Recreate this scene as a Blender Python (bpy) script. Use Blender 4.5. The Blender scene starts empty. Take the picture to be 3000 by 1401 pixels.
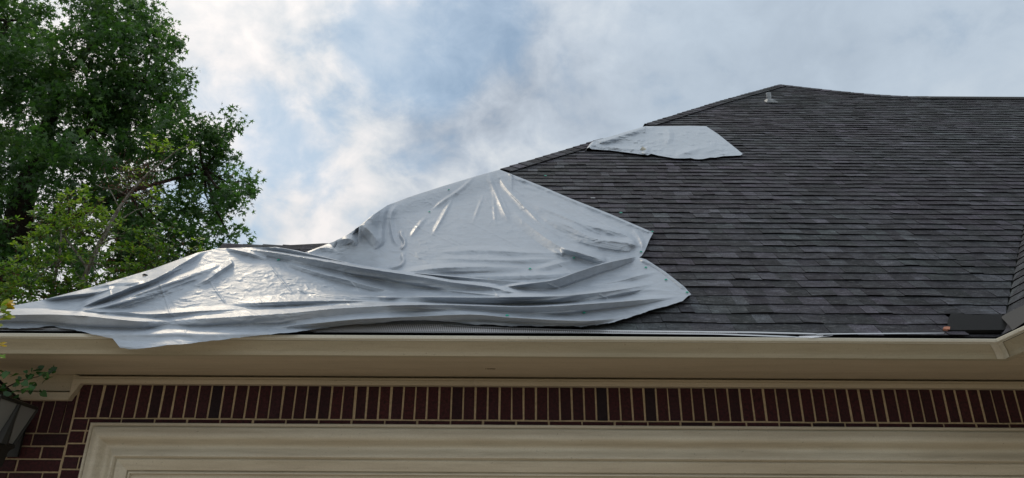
import bpy, math, random
import numpy as np
from mathutils import Matrix, Vector
R = math.radians
rng = np.random.default_rng(7)
random.seed(7)
SC = bpy.context.scene
COL = SC.collection

# ------------------------------------------------------------------ camera
F, THETA, ROLL, EYE = 2170.0, 23.8, 0.33, 1.6
cam = bpy.data.cameras.new('camera')
cam.sensor_width = 36; cam.lens = 36 * F / 3000; cam.clip_end = 5000; cam.clip_start = .05
camo = bpy.data.objects.new('camera', cam); COL.objects.link(camo)
CM = Matrix.Rotation(R(90 + THETA), 3, 'X') @ Matrix.Rotation(R(ROLL), 3, 'Z')
camo.matrix_world = Matrix.Translation((0, 0, EYE)) @ CM.to_4x4()
SC.camera = camo
CMn = np.array(CM)
CO = np.array([0, 0, EYE])

# ------------------------------------------------------------------ sun, sky, exposure
SUN_AZ, SUN_EL = -38.0, 50.0            # azimuth from +Y, negative = towards the left
sd = Vector((math.sin(R(SUN_AZ)) * math.cos(R(SUN_EL)), math.cos(R(SUN_AZ)) * math.cos(R(SUN_EL)), math.sin(R(SUN_EL))))
sl = bpy.data.lights.new('sun', 'SUN'); sl.energy = 0.7; sl.angle = R(10); sl.color = (1, .84, .62)
so = bpy.data.objects.new('sun', sl); COL.objects.link(so)
so.rotation_euler = sd.to_track_quat('Z', 'Y').to_euler(); so.location = (0, 0, 30)
SC.view_settings.view_transform = 'Standard'; SC.view_settings.look = 'None'
SC.view_settings.exposure = 0.0; SC.view_settings.gamma = 1; SC.view_settings.use_curve_mapping = False

W = bpy.data.worlds.new('World'); SC.world = W; W.use_nodes = True
nt = W.node_tree; nt.nodes.clear()
def N(nt, t, **kw):
    n = nt.nodes.new(t)
    for k, v in kw.items():
        if k.startswith('i_'):
            key = k[2:]; key = int(key) if key.isdigit() else key.replace('_', ' ')
            n.inputs[key].default_value = v
        else: setattr(n, k, v)
    return n
def L(nt, a, b): nt.links.new(a, b)
def ramp(nt, fac, stops, interp='LINEAR'):
    r = N(nt, 'ShaderNodeValToRGB'); r.color_ramp.interpolation = interp
    el = r.color_ramp.elements
    while len(el) < len(stops): el.new(.5)
    for e, (p, c) in zip(el, stops):
        e.position = p; e.color = (c if len(c) == 4 else (*c, 1)) if hasattr(c, '__len__') else (c, c, c, 1)
    L(nt, fac, r.inputs[0]); return r.outputs[0]
def mth(nt, op, a, b=None, clamp=False):
    m = N(nt, 'ShaderNodeMath', operation=op); m.use_clamp = clamp
    for i, v in enumerate((a, b)):
        if v is None: continue
        if isinstance(v, (int, float)): m.inputs[i].default_value = v
        else: L(nt, v, m.inputs[i])
    return m.outputs[0]
def mixc(nt, fac, a, b, bt='MIX'):
    m = N(nt, 'ShaderNodeMix', data_type='RGBA', blend_type=bt); m.clamp_factor = True
    for i, v in ((0, fac), (6, a), (7, b)):
        if isinstance(v, (int, float)): m.inputs[i].default_value = v
        elif isinstance(v, tuple): m.inputs[i].default_value = (*v[:3], 1)
        else: L(nt, v, m.inputs[i])
    return m.outputs[2]

def pdir(px, py):
    c = np.array([(px - 1500) / F, -(py - 700.5) / F, -1.0]); d = CMn @ c; return d / np.linalg.norm(d)

sky = N(nt, 'ShaderNodeTexSky', sky_type='NISHITA'); sky.sun_disc = False
sky.sun_elevation = R(SUN_EL); sky.sun_rotation = R(SUN_AZ); sky.air_density = 1.0; sky.dust_density = .3; sky.ozone_density = 1.2
bg1 = N(nt, 'ShaderNodeBackground', i_Strength=.12); L(nt, mixc(nt, 1.0, sky.outputs[0], (.90, 1.12, 1.05), 'MULTIPLY'), bg1.inputs[0])
tc = N(nt, 'ShaderNodeTexCoord')
mp = N(nt, 'ShaderNodeMapping'); mp.inputs['Scale'].default_value = (1, 1, 1.25); mp.inputs['Location'].default_value = (3.1, .7, 1.9)
L(nt, tc.outputs['Generated'], mp.inputs[0])
def noise(nt, vec, scale, detail=8, rough=.55, dist=0., lac=2.0):
    n = N(nt, 'ShaderNodeTexNoise'); n.inputs['Scale'].default_value = scale; n.inputs['Detail'].default_value = detail
    n.inputs['Roughness'].default_value = rough; n.inputs['Distortion'].default_value = dist; n.inputs['Lacunarity'].default_value = lac
    if vec is not None: L(nt, vec, n.inputs['Vector'])
    return n.outputs['Fac']
big = noise(nt, mp.outputs[0], 2.6, 3, .5, .3)
med = noise(nt, mp.outputs[0], 7.0, 9, .55, .25)
fin = noise(nt, mp.outputs[0], 17.0, 7, .6, .4)
def blob(px, py, rad_deg, soft=1.0):
    """soft round region of sky in a given compass direction"""
    d = pdir(px, py)
    v = N(nt, 'ShaderNodeVectorMath', operation='DOT_PRODUCT'); L(nt, tc.outputs['Generated'], v.inputs[0]); v.inputs[1].default_value = tuple(d)
    mr = N(nt, 'ShaderNodeMapRange', interpolation_type='SMOOTHSTEP'); L(nt, v.outputs['Value'], mr.inputs[0])
    mr.inputs[1].default_value = math.cos(R(rad_deg)); mr.inputs[2].default_value = math.cos(R(rad_deg * .15 * soft)); return mr.outputs[0]
# blue openings in the cloud
op = mth(nt, 'MULTIPLY', blob(1280, 30, 9), .55)
for b, w in ((blob(1190, 170, 6), .35), (blob(760, 400, 9), .35), (blob(1230, 330, 7), .18), (blob(830, 640, 12), .25), (blob(560, 350, 8), .22), (blob(1500, 640, 7), .12), (blob(1000, 90, 5), .15)):
    op = mth(nt, 'ADD', op, mth(nt, 'MULTIPLY', b, w))
nz = mth(nt, 'ADD', mth(nt, 'MULTIPLY', med, .8), mth(nt, 'MULTIPLY', fin, .2))
thr = mth(nt, 'ADD', mth(nt, 'SUBTRACT', op, mth(nt, 'MULTIPLY', mth(nt, 'SUBTRACT', nz, .5), 2.6)), mth(nt, 'MULTIPLY', mth(nt, 'SUBTRACT', big, .55), -1.2))
hole = ramp(nt, thr, [(.18, 0.0), (.75, 1.0)], 'EASE')
# cloud shade: grey-blue bellies to white
gre = mth(nt, 'MULTIPLY', blob(1500, 500, 16), .22)
for b, w in ((blob(1330, 180, 8), .22), (blob(950, 130, 12), .12), (blob(1850, 330, 22), .22), (blob(2500, 250, 30), .26), (blob(2900, 60, 24), .26), (blob(1250, 480, 9), .08), (blob(750, 620, 5), .2)):
    gre = mth(nt, 'ADD', gre, mth(nt, 'MULTIPLY', b, w))
sh = mth(nt, 'ADD', mth(nt, 'ADD', mth(nt, 'MULTIPLY', mth(nt, 'SUBTRACT', med, .5), 1.9), mth(nt, 'MULTIPLY', mth(nt, 'SUBTRACT', fin, .5), 1.2)), mth(nt, 'MULTIPLY', mth(nt, 'SUBTRACT', big, .5), 1.0))
smooth_r = mth(nt, 'SUBTRACT', 1.0, mth(nt, 'MULTIPLY', blob(2500, 250, 30), .75))
sh = mth(nt, 'MULTIPLY', sh, smooth_r)
sh = mth(nt, 'ADD', mth(nt, 'ADD', mth(nt, 'MULTIPLY', sh, .82), .78), mth(nt, 'MULTIPLY', gre, -.85), True)
ccol = ramp(nt, sh, [(0, (.33, .40, .49)), (.34, (.50, .585, .68)), (.58, (.66, .73, .79)), (1, (.92, .93, .94))])
warm = mth(nt, 'MULTIPLY', blob(900, 120, 30), .9)
ccol = mixc(nt, warm, ccol, mixc(nt, 1.0, ccol, (1.06, 1.0, .97), 'MULTIPLY'))
# the bright veil round the hidden sun
vd = N(nt, 'ShaderNodeVectorMath', operation='DOT_PRODUCT'); L(nt, tc.outputs['Generated'], vd.inputs[0]); vd.inputs[1].default_value = tuple(sd)
gl = mth(nt, 'POWER', mth(nt, 'MAXIMUM', vd.outputs['Value'], 0.0), 60.0)
ccol = mixc(nt, 1.0, ccol, mixc(nt, gl, (0, 0, 0), (.5, .40, .27)), 'ADD')
sz = N(nt, 'ShaderNodeSeparateXYZ'); L(nt, tc.outputs['Generated'], sz.inputs[0])
# an overcast sky is brighter overhead than at the horizon
bg2 = N(nt, 'ShaderNodeBackground'); L(nt, ccol, bg2.inputs[0]); L(nt, mth(nt, 'ADD', .80, mth(nt, 'MULTIPLY', mth(nt, 'MAXIMUM', sz.outputs[2], 0.0), .40)), bg2.inputs[1])
blue = N(nt, 'ShaderNodeMixShader')
L(nt, mth(nt, 'SUBTRACT', 1.0, mth(nt, 'MULTIPLY', hole, .45)), blue.inputs[0]); L(nt, bg1.outputs[0], blue.inputs[1]); L(nt, bg2.outputs[0], blue.inputs[2])
wo = N(nt, 'ShaderNodeOutputWorld'); L(nt, blue.outputs[0], wo.inputs[0])

# ------------------------------------------------------------------ pixel -> place helpers
def rays(px, py):
    px = np.asarray(px, float); py = np.asarray(py, float)
    c = np.stack([(px - 1500) / F, -(py - 700.5) / F, -np.ones_like(px + py)], -1)
    return c @ CMn.T
def at(px, py, Y):
    d = rays(px, py); t = np.asarray(Y) / d[..., 1]; return CO + d * t[..., None]
def project(P):
    P = np.asarray(P, float); c = (P - CO) @ CMn
    return 1500 + F * c[..., 0] / -c[..., 2], 700.5 - F * c[..., 1] / -c[..., 2]
PHI = R(44.8); CP, SP = math.cos(PHI), math.sin(PHI)
EY, EZ = 4.16, EYE + 1.2386                       # eave line of the front roof plane
NRM = np.array([0, -SP, CP])
def roof_t(px, py):
    d = rays(px, py); o = np.array([0, EY, EZ])
    return d, ((o - CO) @ NRM) / (d @ NRM)
def roofY(px, py):
    d, t = roof_t(px, py); return (d * t[..., None])[..., 1]
def rs(px, py):                                   # pixel -> (X, s) in the roof plane
    d, t = roof_t(px, py); P = CO + d * np.asarray(t)[..., None]
    return P[..., 0], (P[..., 1] - EY) / CP
def RP(X, s, h=0.0):
    X, s, h = np.broadcast_arrays(np.asarray(X, float), s, h)
    return np.stack([X, EY + s * CP - h * SP, EZ + s * SP + h * CP], -1)

# ------------------------------------------------------------------ mesh helpers
def link(o, parent=None):
    COL.objects.link(o)
    if parent is not None: o.parent = parent
    return o
def mesh_obj(name, V, Fc, mats, parent=None, smooth=False, mi=None):
    me = bpy.data.meshes.new(name)
    V = np.asarray(V, float).reshape(-1, 3)
    me.from_pydata(V.tolist(), [], Fc if isinstance(Fc, list) else Fc.tolist())
    for m in (mats if isinstance(mats, (list, tuple)) else [mats]): me.materials.append(m)
    if mi is not None: me.polygons.foreach_set('material_index', np.asarray(mi, np.int32))
    if smooth: me.polygons.foreach_set('use_smooth', np.ones(len(me.polygons), bool))
    me.update()
    return link(bpy.data.objects.new(name, me), parent)
def tag(o, label=None, cat=None, group=None, kind=None):
    if label: o['label'] = label
    if cat: o['category'] = cat
    if group: o['group'] = group
    if kind: o['kind'] = kind
    return o
def empty(name, loc=(0, 0, 0)):
    o = bpy.data.objects.new(name, None); o.location = loc; o.empty_display_size = .2; return link(o)
def local(o, loc):
    """re-bases the vertices of a child mesh so that it may hang on an Empty at loc"""
    o.data.transform(Matrix.Translation(-Vector(loc))); return o
class MB:
    def __init__(s): s.v = []; s.f = []; s.m = []
    def add(s, V, Fs, m=0):
        b = len(s.v); s.v += [tuple(map(float, p)) for p in V]; s.f += [tuple(b + i for i in f) for f in Fs]; s.m += [m] * len(Fs)
    def box(s, a, b, m=0):
        x0, y0, z0 = a; x1, y1, z1 = b
        s.add([(x0, y0, z0), (x1, y0, z0), (x1, y1, z0), (x0, y1, z0), (x0, y0, z1), (x1, y0, z1), (x1, y1, z1), (x0, y1, z1)],
              [(0, 3, 2, 1), (4, 5, 6, 7), (0, 1, 5, 4), (1, 2, 6, 5), (2, 3, 7, 6), (3, 0, 4, 7)], m)
    def tube(s, pts, rad, n=6, m=0, cap=True):
        pts = [Vector(p) for p in pts]; k = len(pts)
        rad = [rad] * k if isinstance(rad, (int, float)) else rad
        rings = []
        for i, p in enumerate(pts):
            t = (pts[min(i + 1, k - 1)] - pts[max(i - 1, 0)]).normalized()
            a = t.orthogonal().normalized() if i == 0 else (a - t * a.dot(t)).normalized()
            b = t.cross(a)
            rings.append([p + (a * math.cos(2 * math.pi * j / n) + b * math.sin(2 * math.pi * j / n)) * rad[i] for j in range(n)])
        V = [q for r in rings for q in r]; Fs = []
        for i in range(k - 1):
            for j in range(n):
                Fs.append((i * n + j, i * n + (j + 1) % n, (i + 1) * n + (j + 1) % n, (i + 1) * n + j))
        if cap: Fs += [tuple(range(n))[::-1], tuple(range((k - 1) * n, k * n))]
        s.add(V, Fs, m)
    def sweep(s, prof, path, m=0, ends=True):
        """prof: list of points; path: list of functions profile point -> world point"""
        k = len(prof); V = [fn(p) for fn in path for p in prof]; Fs = []
        for i in range(len(path) - 1):
            for j in range(k - 1): Fs.append((i * k + j, (i + 1) * k + j, (i + 1) * k + j + 1, i * k + j + 1))
        s.add(V, Fs, m)
    def build(s, name, mats, parent=None, smooth=False): return mesh_obj(name, s.v, s.f, mats, parent, smooth, s.m)

def vnoise(x, y, seed=0):
    x = np.asarray(x, float); y = np.asarray(y, float)
    xi = np.floor(x).astype(np.int64); yi = np.floor(y).astype(np.int64); fx = x - xi; fy = y - yi
    def h(a, b):
        n = (a * 374761393 + b * 668265263 + seed * 1274126177) & 0x7fffffff
        n = ((n ^ (n >> 13)) * 1274126177) & 0x7fffffff
        return ((n ^ (n >> 16)) & 0xffff) / 65535.0
    u = fx * fx * fx * (fx * (fx * 6 - 15) + 10); v = fy * fy * fy * (fy * (fy * 6 - 15) + 10)
    return (h(xi, yi) * (1 - u) + h(xi + 1, yi) * u) * (1 - v) + (h(xi, yi + 1) * (1 - u) + h(xi + 1, yi + 1) * u) * v * 1.0
def fbm(x, y, seed=0, o=4):
    s = 0; a = .5
    for i in range(o): s = s + a * vnoise(x, y, seed + i * 17); x = x * 2.03; y = y * 2.03; a *= .5
    return s / (1 - .5 ** o)

# ------------------------------------------------------------------ materials
def mat(name, base=(.5, .5, .5), rough=.6, spec=.5, metal=0.):
    m = bpy.data.materials.new(name); m.use_nodes = True; t = m.node_tree
    b = t.nodes['Principled BSDF']; b.inputs['Base Color'].default_value = (*base, 1)
    b.inputs['Roughness'].default_value = rough; b.inputs['Specular IOR Level'].default_value = spec; b.inputs['Metallic'].default_value = metal
    return m, t, b
def pos(t, scale=(1, 1, 1), obj=False):
    if obj: c = N(t, 'ShaderNodeTexCoord').outputs['Object']
    else: c = N(t, 'ShaderNodeNewGeometry').outputs['Position']
    m = N(t, 'ShaderNodeMapping'); m.inputs['Scale'].default_value = scale; L(t, c, m.inputs[0]); return m.outputs[0]
def bump(t, b, h, strength=.3, dist=.01):
    n = N(t, 'ShaderNodeBump'); n.inputs['Strength'].default_value = strength; n.inputs['Distance'].default_value = dist
    L(t, h, n.inputs['Height']); L(t, n.outputs[0], b.inputs['Normal']); return n

# painted trim: cream with grime streaks
def trim_mat(name, c1, c2, grime=.5):
    m, t, b = mat(name, rough=.55, spec=.35)
    a = noise(t, pos(t, (.7, 6, 6)), 1.6, 6, .6); g = noise(t, pos(t, (1.5, 14, 22)), 2.2, 5, .65); sp = noise(t, pos(t), 55, 3, .7)
    f = noise(t, pos(t), 160, 2, .7)
    c = mixc(t, ramp(t, a, [(.35, 0.), (.7, 1.)]), c1, c2)
    c = mixc(t, mth(t, 'MULTIPLY', ramp(t, g, [(.5, 0.), (.85, 1.)]), grime * .45), c, (.15, .13, .09))
    c = mixc(t, mth(t, 'MULTIPLY', ramp(t, sp, [(.67, 0.), (.72, 1.)]), .6), c, (.07, .06, .045))
    c = mixc(t, ramp(t, f, [(.3, .24), (.7, 0.)]), c, (.2, .17, .12))
    L(t, c, b.inputs['Base Color']); bump(t, b, g, .15, .004); return m
M_gutter = trim_mat('gutter_paint', (.41, .37, .275), (.345, .32, .235), .8)
M_soffit = trim_mat('soffit_paint', (.50, .43, .325), (.43, .375, .28), .5)
M_casing = trim_mat('casing_paint', (.60, .565, .46), (.49, .44, .34), .8)
M_lip = trim_mat('gutter_lip_paint', (.60, .59, .51), (.50, .48, .40), .4)
# brick and mortar
M_brick, t, b = mat('dark_red_brick', rough=.85, spec=.2)
oi = N(t, 'ShaderNodeObjectInfo')
c = ramp(t, oi.outputs['Random'], [(0, (.020, .015, .020)), (.07, (.046, .016, .019)), (.55, (.066, .018, .021)), (.85, (.054, .020, .025)), (1, (.080, .022, .023))])
n1 = noise(t, pos(t), 60, 5, .7); c = mixc(t, ramp(t, n1, [(.35, .8), (.65, 0.)]), c, (.012, .009, .010)); L(t, c, b.inputs['Base Color'])
bump(t, b, noise(t, pos(t), 180, 4, .7), .6, .004)
M_mortar, t, b = mat('tan_mortar', rough=.95, spec=.1)
c = ramp(t, noise(t, pos(t), 45, 6, .7), [(.3, (.30, .235, .15)), (.7, (.52, .41, .27))]); L(t, c, b.inputs['Base Color']); bump(t, b, noise(t, pos(t), 120, 4, .7), .8, .005)
# shingles
def shingle_mat(name, attr=True):
    m, t, b = mat(name, rough=.9, spec=.25)
    if attr: a = N(t, 'ShaderNodeAttribute'); a.attribute_name = 'tint'; base = a.outputs['Color']
    else: base = None
    P = pos(t)
    g = noise(t, P, 170, 4, .75); d = noise(t, P, 24, 5, .7)
    big_ = noise(t, pos(t, (.55, .55, .55)), 1.0, 3, .5)
    col = mixc(t, ramp(t, big_, [(.35, 0.), (.65, 1.)]), (.027, .0265, .033), (.025, .029, .033))
    if base is not None: col = mixc(t, 1.0, col, base, 'MULTIPLY')
    col = mixc(t, ramp(t, g, [(.44, 0.), (.68, .75)]), col, mixc(t, 1.0, col, (4.6, 4.5, 4.4), 'MULTIPLY'))
    col = mixc(t, ramp(t, d, [(.5, 0.), (.75, .55)]), col, mixc(t, 1.0, col, (1.9, 1.9, 1.85), 'MULTIPLY'))
    wr = noise(t, pos(t, (1.0, 2.6, 2.6)), 7.5, 6, .72); wr2 = noise(t, pos(t, (2.2, 7, 7)), 9, 5, .7)
    col = mixc(t, ramp(t, wr, [(.50, 0.), (.68, .75)]), col, mixc(t, 1.0, col, (2.3, 2.35, 2.35), 'MULTIPLY'))
    col = mixc(t, ramp(t, wr, [(.34, .7), (.46, 0.)]), col, mixc(t, 1.0, col, (.55, .55, .56), 'MULTIPLY'))
    col = mixc(t, ramp(t, wr2, [(.57, 0.), (.66, .75)]), col, (.14, .145, .15))
    L(t, col, b.inputs['Base Color']); bump(t, b, g, .7, .003); return m
M_shingle = shingle_mat('asphalt_shingle_granules')
M_shplain = shingle_mat('asphalt_shingle_plain', False)
M_shedge, _, _ = mat('asphalt_cut_edge', (.010, .009, .010), .95, .1)
M_black, t, b = mat('black_membrane', (.014, .015, .016), .8, .2); bump(t, b, noise(t, pos(t), 200, 4, .7), .4, .003)
M_greymem, t, b = mat('grey_membrane', (.075, .075, .075), .85, .2); bump(t, b, noise(t, pos(t), 200, 4, .7), .4, .003)
M_drip, _, _ = mat('black_drip_edge', (.008, .008, .009), .7, .1)
M_metal, t, b = mat('galvanised_metal', (.50, .52, .55), .6, .5, .75)
L(t, ramp(t, noise(t, pos(t), 22, 5, .6), [(.3, (.20, .22, .24)), (.7, (.36, .38, .40))]), b.inputs['Base Color'])
M_guard, t, b = mat('perforated_aluminium', (.6, .62, .66), .4, .5, .55)
c1_ = N(t, 'ShaderNodeNewGeometry').outputs['Position']; sx = N(t, 'ShaderNodeSeparateXYZ'); L(t, c1_, sx.inputs[0])
k = 2 * math.pi / .022
wx = mth(t, 'SINE', mth(t, 'MULTIPLY', mth(t, 'ADD', sx.outputs[0], mth(t, 'MULTIPLY', sx.outputs[2], 1.4)), k)); wy = mth(t, 'SINE', mth(t, 'MULTIPLY', mth(t, 'SUBTRACT', sx.outputs[0], mth(t, 'MULTIPLY', sx.outputs[2], 1.4)), k))
hole_ = ramp(t, mth(t, 'MULTIPLY', wx, wy), [(.25, 0.), (.45, 1.)])
L(t, mixc(t, hole_, (.78, .80, .85), (.02, .02, .022)), b.inputs['Base Color']); L(t, mth(t, 'SUBTRACT', .3, mth(t, 'MULTIPLY', hole_, .3)), b.inputs['Metallic'])
M_white, _, _ = mat('bare_aluminium_edge', (.42, .44, .47), .3, .5, .4)
# tarpaulin
def tarp_mat(name, base, rough):
    m, t, b = mat(name, base, rough, .42)
    P = pos(t, (1, 1.0, 1.0)); n1 = noise(t, pos(t, (1.0, 2.2, 2.2)), 9, 6, .6, 1.2); n2 = noise(t, pos(t, (1, 1.8, 1.8)), 38, 4, .6, .8)
    c = mixc(t, ramp(t, n1, [(.35, 0.), (.7, 1.)]), tuple(x * .90 for x in base), tuple(min(1, x * 1.08) for x in base)); L(t, c, b.inputs['Base Color'])
    L(t, ramp(t, n1, [(.3, rough - .06), (.7, rough + .09)]), b.inputs['Roughness'])
    h = mth(t, 'ADD', ramp(t, n1, [(.40, 0.), (.5, 1.), (.60, 0.)]), mth(t, 'MULTIPLY', n2, .35))
    bump(t, b, h, .12, .005)
    return m
M_tarp = tarp_mat('grey_polythene_tarp', (.345, .395, .46), .39)
M_tarp2 = tarp_mat('pale_polythene_tarp', (.40, .455, .52), .45)
M_green, _, _ = mat('green_plastic', (.02, .34, .25), .4, .5)
M_darkmetal, t, b = mat('dark_weathered_metal', (.02, .02, .018), .5, .5, .3); bump(t, b, noise(t, pos(t), 40, 4, .7), .3, .005)
M_orange, t, b = mat('orange_mastic', (.42, .19, .13), .8, .2)
M_drive, t, b = mat('concrete_drive', rough=.9)
L(t, ramp(t, noise(t, pos(t), 1.2, 8, .6), [(.3, (.42, .335, .25)), (.7, (.52, .425, .33))]), b.inputs['Base Color'])
M_grass, t, b = mat('lawn_green', (.05, .09, .025), .95, .1)
L(t, ramp(t, noise(t, pos(t), .8, 8, .7), [(.3, (.035, .07, .02)), (.7, (.08, .11, .035))]), b.inputs['Base Color'])
M_glass, t, b = mat('frosted_lantern_glass', (.20, .21, .21), .25, .5); b.inputs['Transmission Weight'].default_value = .2; b.inputs['IOR'].default_value = 1.2
M_door = trim_mat('garage_door_paint', (.55, .50, .42), (.48, .43, .35), .3)

# ------------------------------------------------------------------ ground
g = MB(); g.add([(-400, -400, 0), (400, -400, 0), (400, 400, 0), (-400, 400, 0)], [(0, 1, 2, 3)]); tag(g.build('ground', M_grass), kind='structure')
g = MB(); g.box((-9, -16, -.1), (9, 4.9, .012)); tag(g.build('driveway', M_drive), kind='structure')

# ------------------------------------------------------------------ the house
HOUSE = empty('brick_house', (0, 4.7, 0)); HL = (0, 4.7, 0)
tag(HOUSE, 'red brick house with dark shingle hip roof, tan gutter and door casing', 'house')
def hp(o): return local(o, HL)
WY = 4.70
hh = lambda py, Y: float(at(1500, py, Y)[2])        # height at which picture row py meets the plane Y (centre column)
# wall: mortar bed behind the bricks
g = MB(); g.box((-5.2, WY + .006, 0), (-2.55, WY + .22, EZ - .12)); g.box((-2.55, WY + .006, 2.30), (5.2, WY + .22, EZ - .12))
g.box((-5.2, WY + .22, 0), (-5.0, 7.2, EZ - .12)); g.box((3.6, WY + .006, 0), (5.2, WY + .22, 2.30))
WALL = hp(g.build('wall', M_mortar, HOUSE))
def brick_mesh(w, h, d=.06):
    g = MB(); bv = .003
    g.box((bv, 0.0, bv), (w - bv, d, h - bv)); g2 = MB()
    o = [(0, 0 + bv, 0), (w, 0 + bv, 0), (w, bv, h), (0, bv, h)]; i = [(bv * 1.5, 0, bv * 1.5), (w - bv * 1.5, 0, bv * 1.5), (w - bv * 1.5, 0, h - bv * 1.5), (bv * 1.5, 0, h - bv * 1.5)]
    bk = [(x, d, z) for x, _, z in o]
    g2.add(o + i + bk, [(4, 5, 6, 7), (0, 1, 5, 4), (1, 2, 6, 5), (2, 3, 7, 6), (3, 0, 4, 7), (0, 8, 9, 1), (1, 9, 10, 2), (2, 10, 11, 3), (3, 11, 8, 0)])
    me = bpy.data.meshes.new('brick'); me.from_pydata(g2.v, [], g2.f); me.materials.append(M_brick); return me
PITCH = .0763; BW = PITCH - .0110
Z_S0 = hh(1230, WY)
me_s = brick_mesh(BW, 1.0)
def put_brick(me, x, z, sx=1, sz=1, dy=0, rz=0):
    o = bpy.data.objects.new('brick', me); link(o, WALL); sx *= random.uniform(.975, 1.005); dy += random.uniform(-.002, .0025)
    o.location = Vector((x, WY + dy, z)) - Vector(HL); o.scale = (sx, 1, sz)
    o.rotation_euler = (random.uniform(-.004, .004), random.uniform(-.006, .006) if sz == 1 else random.uniform(-.012, .012), random.uniform(-.012, .012)); return o
XJ = float(at(222, 1175, WY)[0])                   # the vertical joint between the side pier and the garage bay
ZTOP = EZ - .13
nb = 0; x = XJ + .012
while x < 3.9:
    put_brick(me_s, x + random.uniform(-.0012, .0012), Z_S0 + random.uniform(-.0015, .0015), 1, (ZTOP - .035 - Z_S0), random.uniform(-.002, .003)); x += PITCH; nb += 1
# stretcher course squeezed between soldiers and casing, and the jamb side
BL, CH = .196, .0770
me_b = brick_mesh(BL, CH - .0098)
z1 = Z_S0 - .0098 - (CH - .0098)
x = XJ + .012 + .10
put_brick(me_b, XJ + .012, z1, (.10 - .0098) / BL)
while x < 3.8: put_brick(me_b, x, z1, 1, 1, random.uniform(-.002, .002)); x += BL + .0098
xc = -2.592
for r in range(1, 14):
    z = z1 - CH * r
    half = (r % 2 == 1)
    wfull = xc - (XJ + .012) + .05
    if half: put_brick(me_b, XJ + .012, z, .088 / BL); put_brick(me_b, XJ + .012 + .098, z, (wfull - .098) / BL)
    else: put_brick(me_b, XJ + .012, z, wfull / BL)
# side pier, a few mm proud, one course lower
zp = float(at(180, 1268, WY)[2]); zt = float(at(120, 1172, WY)[2])
x = XJ - BW * .72
widths = [BW * .72] + [BW] * 22
xx = XJ - .001
for w_ in widths:
    xx -= w_; 
    if xx < -4.9: break
    put_brick(me_s, xx, zp, w_ / BW, zt + .03 - zp, -.004 + random.uniform(-.002, .002)); xx -= .0098
for r in range(14):
    z = zp - .0098 - (CH - .0098) - CH * r
    xx = XJ - .001 - (.0 if r % 2 else .0)
    first = True
    off = [.205, .13, .26, .09][r % 4] if r < 4 else (.196 if r % 2 else .093)
    while xx > -4.7:
        w_ = off if first else BL
        first = False; xx -= w_
        put_brick(me_b, xx, z, w_ / BL, 1, -.004 + random.uniform(-.002, .002)); xx -= .0098

# soffit with faint board joints
ZS = EYE + 1.098
g = MB()
for (a, b_) in ((4.132, 4.30), (4.302, 4.49), (4.492, 4.70)):
    g.box((-5.3, a, ZS), (5.2, b_, ZS + .018))
g.box((2.86, 1.2, ZS), (5.2, 4.113, ZS + .018)); SOFF = hp(g.build('soffit', M_soffit, HOUSE))
# frieze moulding over the soldiers
def extr(prof, x0, x1, mat_, name, smooth=False, nseg=1):
    g = MB(); path = [(lambda p, xx=x0 + (x1 - x0) * i / nseg: (xx, p[0], p[1])) for i in range(nseg + 1)]
    g.sweep(prof, path); n = len(prof)
    g.f.append(tuple(range(n))[::-1]); g.m.append(0); g.f.append(tuple(range(n * nseg, n * nseg + n))); g.m.append(0)
    return hp(g.build(name, mat_, HOUSE, smooth))
zb = hh(1131, 4.66); z0 = ZS - .001
fr = [(4.70, z0 - .011), (4.656, z0 - .011), (4.652, z0 - .016), (4.652, z0 - .024), (4.648, z0 - .032), (4.650, zb + .006), (4.655, zb), (4.70, zb)]
XS = float(at(1386, 1115, 4.65)[0]); extr(fr, XJ - .02, XS - .0012, M_soffit, 'frieze_moulding'); extr(fr, XS + .0012, 4.2, M_soffit, 'frieze_moulding')
# deeper frieze above the side pier
zb2 = float(at(120, 1171, 4.65)[2]); zm2 = float(at(120, 1147, 4.65)[2])
fr2 = [(4.70, z0), (4.676, z0), (4.676, zm2 + .010), (4.70, zm2 + .010), (4.70, zm2), (4.660, zm2), (4.648, zm2 - .006), (4.648, zb2 + .006), (4.654, zb2), (4.70, zb2)]
extr(fr2, -5.2, XJ - .022, M_soffit, 'frieze_moulding')
g = MB(); g.add([(XJ - .021, 4.649, zb2 + .002), (XJ - .021, 4.70, zb2 + .002), (XJ - .021, 4.70, z0), (XJ - .021, 4.649, z0),
                 (XJ + .026, 4.70, zb + .004), (XJ + .026, 4.664, zb + .004), (XJ + .026, 4.664, z0 - .014), (XJ + .026, 4.70, z0 - .014)],
                [(0, 3, 6, 5), (0, 5, 4, 1), (0, 1, 2, 3), (4, 5, 6, 7), (3, 2, 7, 6)])
hp(g.build('frieze_return', M_soffit, HOUSE))

# old mud-dauber marks on the soffit
g = MB()
for k_ in range(26):
    c_ = at(1437 + rng.normal() * 9, 1079 + rng.normal() * 4, 4.45); r_ = rng.uniform(.002, .006); c_[2] = ZS - .0005
    n_ = 7; ring = [(c_[0] + r_ * math.cos(6.283 * j / n_) * rng.uniform(.6, 1.2), c_[1] + r_ * math.sin(6.283 * j / n_) * rng.uniform(.6, 1.2), ZS - .0006) for j in range(n_)]
    g.add(ring + [(c_[0], c_[1], ZS - .004)], [(j, (j + 1) % n_, n_) for j in range(n_)])
M_mud, _, _ = mat('dried_mud', (.07, .05, .035), .95, .1)
o = hp(g.build('mud_marks', M_mud, SOFF)); o['kind'] = 'stuff'

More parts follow.
